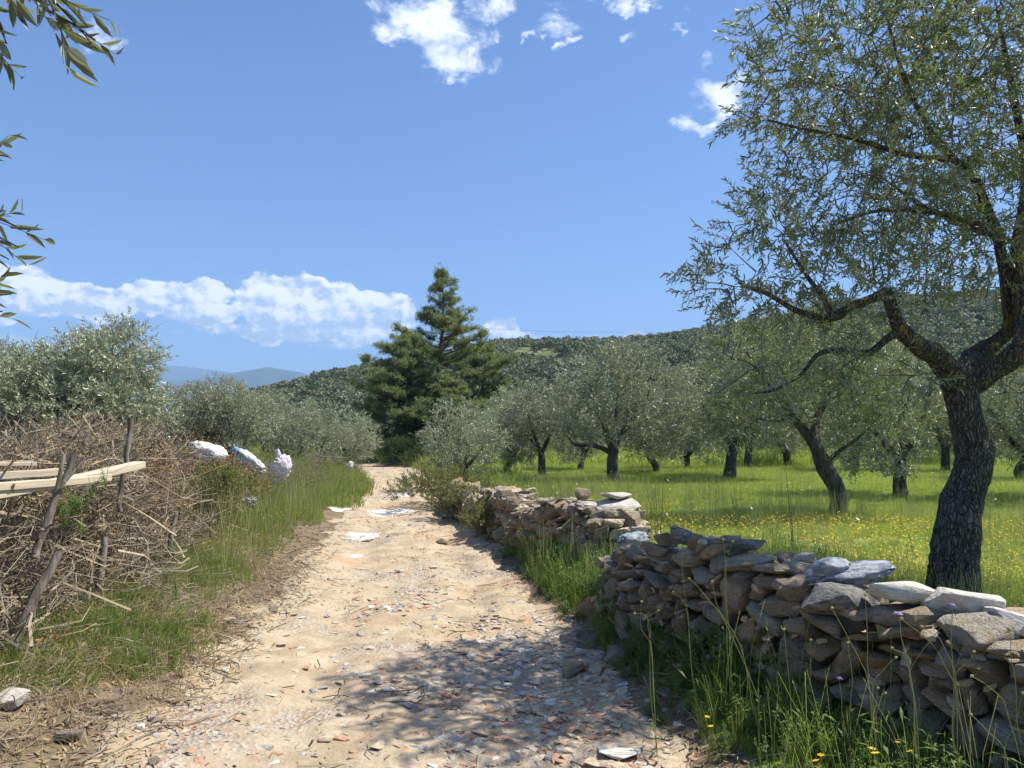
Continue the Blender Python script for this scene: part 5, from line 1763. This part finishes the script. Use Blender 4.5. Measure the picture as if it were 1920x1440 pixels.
# broken twigs spilled over the bank below the heap
r_ = np.random.RandomState(51)
y_ = r_.uniform(2.2, 9.5, 1500); x_ = np.interp(y_, FX_Y, FX_X) + r_.uniform(-.6, 1.3, 1500) ** 1.0
k_ = (tl(x_, y_) < -np.interp(y_, RWY, RWL) - .05) & (r_.rand(1500) < np.exp(-np.maximum(x_ - np.interp(y_, FX_Y, FX_X), 0) * 1.5) * .9)
x_, y_ = x_[k_], y_[k_]; n_ = len(x_)
scatter('broken_twigs', np.stack([x_, y_, HR(x_, y_) + .02], -1), np.stack([r_.normal(0, .12, n_), r_.normal(0, .12, n_), r_.uniform(0, 6.28, n_)], -1), r_.uniform(.3, .75, n_)[:, None] * np.array([1, 1, .22]), TW)


# stakes
def stake(p0, p1, r0, r1, label, seed, extra=None, mat=None):
    p0 = Vector(p0); p1 = Vector(p1)
    u = np.linspace(0, 1, 9)
    r = np.random.RandomState(seed)
    pts = [np.array(p0.lerp(p1, q)) + r.normal(0, .008, 3) for q in u]
    parts = [tube(pts, np.linspace(r0, r1, 9), 10, .35, seed)]
    parts.append((np.array([pts[-1] + [r1 * .7 * math.cos(a), r1 * .7 * math.sin(a), r.uniform(-.01, .05)] for a in np.arange(4) * 1.57]), np.array([[0, 1, 2, 3]])))
    if extra is not None:
        for e in extra: parts.append(tube([list(q) for q in e[0]], e[1], 8, .3, seed + 5))
    v, f = merge(parts)
    o = link('wooden_stake', np_mesh('wooden_stake', v, f, mat or M['stake_wood'], smooth=True))
    o.data.transform(Matrix.Translation(-p0)); o.location = p0
    tag(o, label, 'stake', 'weathered wooden stakes of the left fence line')
    return o


stake(P(62, 1045, 5.15), P(138, 850, 5.3), .026, .021, 'leaning forked grey stake standing in front of the pale timbers', 1, [([P(75, 1010, 5.12), P(105, 930, 5.2), P(120, 852, 5.28)], [.02, .018, .012]), ([P(120, 905, 5.2), P(160, 862, 5.3)], [.012, .005])])
b = P(0, 1230, 4.75); b.z = Hs(b.x, b.y) - .1
stake(b, P(112, 1032, 5.0), .040, .026, 'thick dark rotten stake at the lower left edge under the forked one', 2)
stake(P(222, 960, 6.6), P(247, 785, 6.7), .020, .024, 'tall upright grey stake crossing the end of the pale timbers', 3)
b = P(308, 1085, 7.3)
stake(b, P(327, 968, 7.4), .028, .022, 'short dark stake low in the heap left of the green bank', 4)
b = P(432, 968, 12.6); b.z = Hs(b.x, b.y) - .1
stake(b, P(440, 845, 12.8), .035, .03, 'reddish brown stake between the two white sacks', 5)
stake(P(186, 1100, 6.0), P(196, 1010, 6.1), .03, .024, 'dark stub of a stake in the shaded middle of the heap', 6)
b = P(640, 885, 27.0); b.z = Hs(b.x, b.y) - .1
stake(P(66, 1138, 5.0), P(143, 1068, 5.1), .010, .007, 'thin pale stick slanting up across the lower heap', 8, None, M['pale_timber'])
stake(P(60, 1010, 5.0), P(95, 985, 4.95), .012, .008, 'short grey stick lying over the foot of the forked stake', 9, None, M['dry_wood'])


# pale timbers
def timber(a, b, wd, th, label, roll=0.0):
    a, b = Vector(a), Vector(b)
    bm = bmesh.new()
    bmesh.ops.create_cube(bm, size=1)
    L_ = (b - a).length
    bmesh.ops.scale(bm, vec=(L_, wd, th), verts=bm.verts[:])
    bmesh.ops.subdivide_edges(bm, edges=[e for e in bm.edges if abs(e.verts[0].co.x - e.verts[1].co.x) > .1], cuts=8)
    bmesh.ops.bevel(bm, geom=bm.edges[:], offset=.003, segments=1, affect='EDGES')
    for v in bm.verts:
        v.co.z += .014 * math.sin(v.co.x * 2.2 + wd * 40) + random.Random(round(v.co.x, 1)).uniform(-.003, .003)
        v.co.y += .006 * math.sin(v.co.x * 3.1)
    me = bpy.data.meshes.new('timber'); bm.to_mesh(me); bm.free(); me.materials.append(M['pale_timber'])
    o = link('timber_beam', me); o.location = (a + b) / 2
    q = (b - a).to_track_quat('X', 'Z'); o.rotation_euler = (q @ Euler((roll, 0, 0)).to_quaternion()).to_euler()
    tag(o, label, 'timber', 'pale timbers lying on the brushwood heap')


timber(P(-90, 940, 4.75), P(262, 872, 6.45), .12, .055, 'longest pale timber, its end sticking out behind the tall stake')
timber(P(-120, 900, 5.0), P(112, 880, 5.75), .10, .05, 'upper pale timber, ending at the forked stake')
timber(P(-120, 876, 5.2), P(66, 868, 5.75), .07, .03, 'thin pale board on top of the others at the left edge')
timber(P(-100, 918, 4.7), P(200, 893, 6.0), .11, .05, 'lower pale timber under the longest one')


# sacks, bags and rags
def sack(name, c, size, rot, seed, mat, label, cat, tie=None, crumple=.3, ground=False):
    n, m_ = 40, 26
    V, F = [], []
    for j in range(m_ + 1):
        v = -math.pi / 2 + math.pi * j / m_
        for i in range(n):
            a = i / n * 6.28318
            cx, sx = math.cos(v), math.sin(v)
            p = np.array([math.copysign(abs(sx) ** .8, sx), math.copysign(abs(math.cos(a) * cx) ** .85, math.cos(a)), math.copysign(abs(math.sin(a) * cx) ** .85, math.sin(a))])
            V.append(p)
    V = np.array(V)
    big_ = vnoise3(V, 1.4, seed); ridg = -np.abs(vnoise3(V * [1, 1.6, 1.6], 2.6, seed + 4)) * 1.6 - np.abs(vnoise3(V, 6, seed + 9)) * .7
    an_ = np.arctan2(V[:, 2], V[:, 1])
    pleat = np.abs(np.sin(an_ * 5 + V[:, 0] * 2 + big_ * 9)) * .10 * (np.abs(V[:, 0]) + .3)
    V = V * (1 + crumple * (big_ * 1.6 + ridg) - pleat)[:, None]
    if tie is not None:
        u = (V[:, 0] - .55) / .45; k = np.where(V[:, 0] > .55, np.clip(1 - u * .85, .18, 1), 1)
        V[:, 1] *= k; V[:, 2] *= k; V[:, 0] = np.where(V[:, 0] > .55, .55 + (V[:, 0] - .55) * 1.6, V[:, 0])
    for j in range(m_):
        for i in range(n):
            F.append([j * n + i, j * n + (i + 1) % n, (j + 1) * n + (i + 1) % n, (j + 1) * n + i])
    V = V * np.array(size) * .5
    o = link(name, np_mesh(name, V, np.array(F), mat, smooth=True))
    o.location = c; o.rotation_euler = rot
    tag(o, label, cat)
    return o


sack('plastic_sack', P(388, 847, 11.4), (.58, .46, .27), (.1, .25, .2), 3, M['sack_white'], 'crumpled white sack lying on top of the brushwood heap, leftmost of the white ones', 'sack', 1)
s2 = sack('plastic_sack', P(468, 866, 13.3), (.66, .4, .30), (.1, .62, .1), 7, M['sack_white'], 'long white sack with a blue tied end sagging over the heap, between the two others', 'sack')
o = sack('tied_end', (-.29, 0, .02), (.2, .18, .15), (0, 0, 0), 9, M['sack_blue'], None, None); o.parent = s2; o['label'] = 'blue tied end'
s3 = sack('plastic_bag', P(526, 880, 15), (.42, .36, .60), (0, .25, .3), 12, M['sack_pink'], 'lilac white plastic bag with red print hanging over twigs, rightmost of the three', 'plastic bag', None, .3)
o = sack('bag_knot', (-.12, 0, .27), (.12, .08, .24), (0, -.5, 0), 15, M['sack_pink'], None, None); o.parent = s3
sack('rag', P(470, 942, 11.0), (.26, .2, .16), (.2, .3, .6), 18, M['sack_grey'], 'dirty grey white rag low in the weeds below the white sacks', 'rag', None, .4)
sack('plastic_sack', P(1186, 1012, 7.0), (.34, .24, .15), (.0, -.12, .5), 22, M['sack_grey'], 'pale blue white sack stuffed in the gap between the two wall parts', 'sack')
s4 = sack('draped_sack', P(1580, 1078, 4.22), (.50, .36, .10), (.0, .20, yw + .85), 26, M['sack_grey'], 'grey dusty plastic sack draped over the top of the near wall', 'sack', None, .36)
o = sack('sack_fold', (.05, .02, .05), (.2, .24, .11), (0, 0, .3), 29, M['sack_grey'], None, None, None, .2); o.parent = s4
for q_ in (o, s4): pass
sack('rag', P(655, 875, 25.5), (.26, .2, .38), (.0, .3, .3), 33, M['metal_white'], 'small white rag on the twigs at the left road edge far up the road', 'rag', None, .3)
# black plastic pipe bent under the second sack
v, f = tube([P(425, 884, 12.9), P(466, 880, 12.8)], [.012, .010], 8)
v2, f2 = tube([P(452, 868, 12.9), P(468, 878, 12.8), P(481, 888, 12.8), P(475, 899, 12.85), P(462, 893, 12.9)], [.014] * 5, 8)
v, f = merge([(v, f), (v2, f2)])
o = link('black_pipe', np_mesh('black_pipe', v, f, M['black_pipe'], smooth=True)); tag(o, 'bent black plastic pipe under the blue tied sack', 'pipe')

# rail fence far left of the road
fen = empty('wooden_fence', ground_at(610, 24.5)); tag(fen, 'low grey rail fence under the rounded olives far left of the road', 'fence')
fi = Vector(fen.location)
for px in (578, 602, 630):
    g = ground_at(px, 24.5) - fi
    v, f = tube([g + Vector((0, 0, -.1)), g + Vector((0, 0, .3)), g + Vector((.01, 0, .72))], [.035, .033, .03], 7, .2, px)
    link('post', np_mesh('post', v, f, M['stake_wood'], smooth=True), fen)
for hh in (.45, .64):
    a = ground_at(570, 24.5) - fi + Vector((0, -.04, hh)); b_ = ground_at(652, 24.5) - fi + Vector((0, -.04, hh))
    v, f = tube([a, (a + b_) / 2 + Vector((0, 0, -.02)), b_], [.028, .026, .022], 7, .15, 4)
    link('rail', np_mesh('rail', v, f, M['dry_wood'], smooth=True), fen)


# shrubs
def shrub(px, d, r_, h, seed, lm, label, group, dry=.0, n=None, temps=SP_FAR, sc=.8, xy=None):
    rg = np.random.RandomState(seed)
    b = ground_at(px, d) if xy is None else Vector((*xy, Hs(*xy)))
    root = empty('shrub', b); tag(root, label, 'shrub', group)
    lob = [(rg.normal(size=3) * [r_ * .42, r_ * .42, h * .18] + [0, 0, h * .5], rg.uniform(.45, .65)) for _ in range(6)]
    parts, pos, D = [], [], []
    n = n or int(420 * r_ * h * 2)
    for i in range(n):
        c, rr = lob[rg.randint(6)]
        u = rg.normal(size=3); u /= np.linalg.norm(u); u[2] = abs(u[2]) * .8 - .15
        p = c + u * rr * np.array([r_, r_, h]) * rg.uniform(.55, 1.0)
        p[2] = max(p[2], .05)
        pos.append(p); D.append(u + [0, 0, .6] + rg.normal(0, .4, 3))
    for i in range(26):
        c, rr = lob[rg.randint(6)]
        e = c + rg.normal(size=3) * [r_ * .4, r_ * .4, h * .25]
        parts.append(tube([np.array([rg.normal(0, .06), rg.normal(0, .06), -.05]), e * [.35, .35, .5], e], [.016, .01, .003], 5))
    v, f, rn = bake(temps, np.array(pos), np.array(D), rg.uniform(.6, 1.1, len(pos)) * sc, rg)
    bv, bf = merge(parts)
    link('stems', np_mesh('stems', bv, bf, M['dry_wood'], smooth=True), root)
    link('foliage', np_mesh('foliage', v, f, lm, rnd=rn), root)
    return root


SP_TW = []
for i in range(4):
    c_ = twig_cluster(1300 + i, 8, .5, .003)
    co = np.empty(len(c_.vertices) * 3); c_.vertices.foreach_get('co', co); ff = np.empty(len(c_.polygons) * 4, dtype=np.int32); c_.polygons.foreach_get('vertices', ff)
    rr_ = np.empty(len(c_.vertices)); c_.attributes['rnd'].data.foreach_get('value', rr_); SP_TW.append((co.reshape(-1, 3), ff.reshape(-1, 4), rr_))
G1 = 'shrubs along the far wall on the right of the road'
shrub(838, 17.5, .85, .75, 1, M['shrub'], 'yellow green shrub at the right road edge before the bend', G1)
shrub(862, 15.2, .6, .62, 2, M['shrub'], 'smaller green shrub in front of the yellow green one', G1)
shrub(895, 15.0, .65, .60, 3, M['twig'], 'grey leafless thorn bush sprawling over the far wall', G1, temps=SP_TW, sc=.7, n=90)
shrub(925, 13.3, .55, .55, 4, M['twig'], 'brown dry bramble tangle at the near end of the far wall', G1, temps=SP_TW, sc=.65, n=80)
shrub(905, 12.5, .45, .42, 5, M['shrub'], 'low green shrub under the dry bramble tangle', G1)
shrub(1005, 11.0, .45, .5, 6, M['twig'], 'grey dry weeds leaning on the middle wall', G1, temps=SP_TW, sc=.6, n=60)
G2 = 'dark shrubs under the pines'
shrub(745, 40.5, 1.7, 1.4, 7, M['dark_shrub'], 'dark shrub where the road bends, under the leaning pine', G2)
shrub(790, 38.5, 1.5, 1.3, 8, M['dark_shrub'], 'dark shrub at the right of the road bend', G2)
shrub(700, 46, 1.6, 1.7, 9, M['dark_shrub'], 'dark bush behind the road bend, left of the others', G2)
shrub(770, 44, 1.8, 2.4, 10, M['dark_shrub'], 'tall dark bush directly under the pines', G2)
G3 = 'dry shrubs left of the road'
shrub(545, 17.5, .8, .75, 11, M['twig'], 'dry grey twiggy bush right of the lilac bag', G3, temps=SP_TW, sc=.75, n=90)
shrub(590, 20.5, .8, .7, 12, M['twig'], 'dry brown twiggy bush before the rail fence', G3, temps=SP_TW, sc=.75, n=80)
shrub(470, 14.6, .9, .75, 13, M['twig'], 'dry twiggy bush behind the long white sack', G3, temps=SP_TW, sc=.75, n=110)
shrub(395, 10.2, .5, .9, 14, M['shrub'], 'green bush growing out of the heap above the grassy bank', G3, sc=.6)

# tall wild flowers before the wall: every plant is a thing with stems, buds and flowers
def bud_mesh(seed, r_, mat, petals=False):
    r = np.random.RandomState(seed); V, F, RN = [], [], []
    if petals:
        for ring, (rr, zz, n) in enumerate([(r_, .0, 12), (r_ * .6, .003, 9)]):
            for k in range(n):
                a = k / n * 6.283 + ring * .3; b_ = len(V)
                d = np.array([math.cos(a), math.sin(a), r.uniform(-.1, .3)]); s = np.array([-math.sin(a), math.cos(a), 0]); c = np.array([0, 0, zz])
                V += [c, c + d * rr * .6 + s * rr * .26, c + d * rr, c + d * rr * .6 - s * rr * .26]; F.append([b_, b_ + 1, b_ + 2, b_ + 3]); RN += [r.rand()] * 4
    n, m_ = 8, 5; b0 = len(V); q = r_ * (.35 if petals else 1)
    for j in range(m_ + 1):
        v = -1.57 + 3.14 * j / m_
        for i in range(n):
            a = i / n * 6.283; k = q * (1 + .15 * ((i + j) % 2)); V.append(np.array([math.cos(a) * math.cos(v) * k, math.sin(a) * math.cos(v) * k, math.sin(v) * k * .9])); RN.append(.6)
    for j in range(m_):
        for i in range(n): F.append([b0 + j * n + i, b0 + j * n + (i + 1) % n, b0 + (j + 1) * n + (i + 1) % n, b0 + (j + 1) * n + i])
    return np_mesh('flower_head', np.array(V), np.array(F), mat, rnd=np.array(RN))


FLW = bud_mesh(1, .019, M['lilac'], True); BUD = bud_mesh(2, .0065, M['stalk'])


def wild_plant(d, foot, stems, label):
    """foot: pixel of the foot; stems: list of (list of pixel points, 'flower' or 'bud')"""
    X = (foot - 960) / FPX * d
    base = Vector((X, d, Hs(X, d)))
    root = empty('wildflower', base); tag(root, label, 'wildflower', 'tall wild flowers in front of the near wall')
    parts = []
    for k, (pts, kind_) in enumerate(stems):
        w_ = [base if q is None else P(q[0], q[1], d + .03 * k) for q in pts]
        p, r_ = smooth_path(w_, list(np.linspace(.0019, .0011, len(w_))), 5)
        p = p + np.array([[vnoise(np.array([j * .35]), np.array([k * 3.1 + foot]), 1)[0] * .022 * min(1, j / 4) * min(1, (len(p) - 1 - j) / 4), 0, 0] for j in range(len(p))])
        v, f = tube(p, r_, 5); link('stem', np_mesh('stem', v - np.array(base), f, M['stalk'], rnd=np.full(len(v), .25), smooth=True), root)
        o = link('flower_head' if kind_ == 'flower' else 'bud', FLW if kind_ == 'flower' else BUD, root)
        o.location = w_[-1] - base; o.rotation_euler = (rng.uniform(-.4, .2), rng.uniform(-.3, .3), rng.uniform(0, 6))
        if kind_ != 'flower':
            for t_ in (.35, .6):   # a pair of narrow leaves at a node
                pass
    r = np.random.RandomState(foot)
    V, F, RN = [], [], []
    for i in range(16):
        c = np.array([r.normal(0, .03), r.normal(0, .03), r.uniform(.02, .25)]); a = r.uniform(0, 6.28); l = r.uniform(.05, .11)
        dv = np.array([math.cos(a), math.sin(a), r.uniform(.2, 1)]); dv /= np.linalg.norm(dv); s = np.cross(dv, [0, 0, 1]); b_ = len(V)
        V += [c, c + dv * l * .5 + s * l * .09, c + dv * l - [0, 0, .02], c + dv * l * .5 - s * l * .09]; F.append([b_, b_ + 1, b_ + 2, b_ + 3]); RN += [r.rand()] * 4
    link('leaves', np_mesh('leaves', np.array(V), np.array(F), M['weed'], rnd=np.array(RN)), root)


wild_plant(3.0, 1795, [([None, (1792, 1400), (1790, 1278), (1740, 1205), (1690, 1160)], 'bud'), ([None, (1792, 1400), (1790, 1278), (1782, 1220), (1787, 1135)], 'flower'), ([None, (1792, 1400), (1790, 1280), (1818, 1240), (1826, 1222)], 'bud'),
                       ([None, (1790, 1280), (1768, 1205), (1728, 1175)], 'bud')], 'tall branching plant with a lilac flower in front of the wedge shaped pale block')
wild_plant(3.2, 1702, [([None, (1712, 1320), (1692, 1210), (1685, 1150)], 'flower'), ([None, (1720, 1330), (1712, 1250), (1768, 1170)], 'bud'), ([None, (1712, 1330), (1705, 1240), (1672, 1215)], 'bud')], 'tall plant with a lilac flower left of the branching plant')
wild_plant(3.3, 1630, [([None, (1640, 1400), (1630, 1275), (1588, 1200), (1560, 1140)], 'bud'), ([None, (1632, 1300), (1650, 1262), (1680, 1233)], 'bud'), ([None, (1628, 1280), (1622, 1180), (1622, 1115)], 'bud')], 'forked seedy plant in front of the big dark boulder')
wild_plant(3.5, 1582, [([None, (1590, 1380), (1580, 1320), (1574, 1272)], 'flower'), ([None, (1590, 1380), (1600, 1290), (1590, 1205)], 'bud')], 'shorter plant with a small lilac flower low before the wall')
wild_plant(3.4, 1655, [([None, (1648, 1380), (1642, 1320), (1646, 1290)], 'bud'), ([None, (1650, 1380), (1658, 1330), (1660, 1300)], 'bud')], 'low many headed plant with pale buds beside the small lilac flower')
wild_plant(2.9, 1905, [([None, (1900, 1360), (1870, 1300), (1822, 1268)], 'bud'), ([None, (1915, 1380), (1900, 1250), (1892, 1180)], 'bud')], 'plant with brown buds at the lower right edge')
wild_plant(2.8, 1880, [([None, (1885, 1420), (1850, 1370), (1820, 1340)], 'bud'), ([None, (1880, 1420), (1905, 1360), (1918, 1300)], 'bud')], 'lowest budding plant in the bottom right corner')
wild_plant(3.9, 1440, [([None, (1420, 1350), (1390, 1210), (1320, 1110), (1292, 1085)], 'bud'), ([None, (1420, 1340), (1425, 1240), (1440, 1200)], 'bud'), ([None, (1400, 1250), (1350, 1150), (1335, 1090)], 'bud')], 'tall thin plant with wide arching stems before the wall middle')
wild_plant(4.3, 1300, [([None, (1300, 1270), (1283, 1130), (1275, 1030)], 'bud'), ([None, (1295, 1220), (1285, 1135), (1262, 1110)], 'bud')], 'tall pale stalk rising to the left end of the near wall')
wild_plant(4.2, 1365, [([None, (1362, 1200), (1362, 1100), (1356, 1012)], 'bud'), ([None, (1362, 1110), (1368, 1040), (1374, 1015)], 'bud')], 'slim upright stalk reaching the long dark slab')
wild_plant(4.0, 1225, [([None, (1220, 1260), (1214, 1160), (1190, 1150)], 'bud'), ([None, (1220, 1220), (1216, 1160), (1234, 1145)], 'bud'), ([None, (1222, 1230), (1205, 1180), (1203, 1128)], 'bud')], 'forked pale green plant at the road side of the wall end')
wild_plant(3.6, 1500, [([None, (1490, 1380), (1480, 1260), (1470, 1180)], 'bud'), ([None, (1492, 1380), (1515, 1280), (1520, 1200)], 'bud')], 'twin stalks before the middle of the near wall, right of the arching plant')

# dry sapling stalks standing in the meadow beyond the gap
for (px, d, tops, lab) in [(1232, 9.5, [(1243, 905), (1215, 930), (1228, 915)], 'thin dry forked stalk in the meadow behind the wall gap'), (1480, 8.0, [(1474, 885), (1482, 930)], 'tall thin dry stem in the meadow before the leaning olive')]:
    X = (px - 960) / FPX * d; base = Vector((X, d, Hs(X, d))); parts = []
    for (a, b_) in tops:
        e = P(a, b_, d); parts.append(tube([base, base.lerp(e, .5) + Vector((.01, 0, 0)), e], [.006, .0045, .002], 5))
    v, f = merge(parts)
    o = link('dry_stalk', np_mesh('dry_stalk', v - np.array(base), f, M['branch_thin'], rnd=np.full(len(v), .3))); o.location = base; tag(o, lab, 'dry stalk')

# thin power line along the hill
v, f = tube([(-25, 341, 49.5), (20, 342, 47.5), (70, 345, 47.6), (140, 350, 53)], [.035] * 4, 5)
o = link('power_line', np_mesh('power_line', v, f, M['black_pipe'])); tag(o, 'thin power line running level above the hill ridge', 'power line')

# ------------------------------------------------------------------ air
bm = bmesh.new(); bmesh.ops.create_cube(bm, size=1)
bmesh.ops.scale(bm, vec=(19000, 19000, 900), verts=bm.verts[:]); bmesh.ops.translate(bm, vec=(0, 0, 450 - 22), verts=bm.verts[:])
me = bpy.data.meshes.new('haze'); bm.to_mesh(me); bm.free()
m = bpy.data.materials.new('haze_air'); m.use_nodes = True; t = NT(m.node_tree)
pv = t.n('ShaderNodeVolumePrincipled'); pv.inputs['Color'].default_value = (.42, .66, 1.0, 1); pv.inputs['Density'].default_value = 1.7e-4
mo = t.n('ShaderNodeOutputMaterial'); t.t.links.new(pv.outputs[0], mo.inputs['Volume'])
me.materials.append(m)
tag(link('haze', me), kind='stuff')
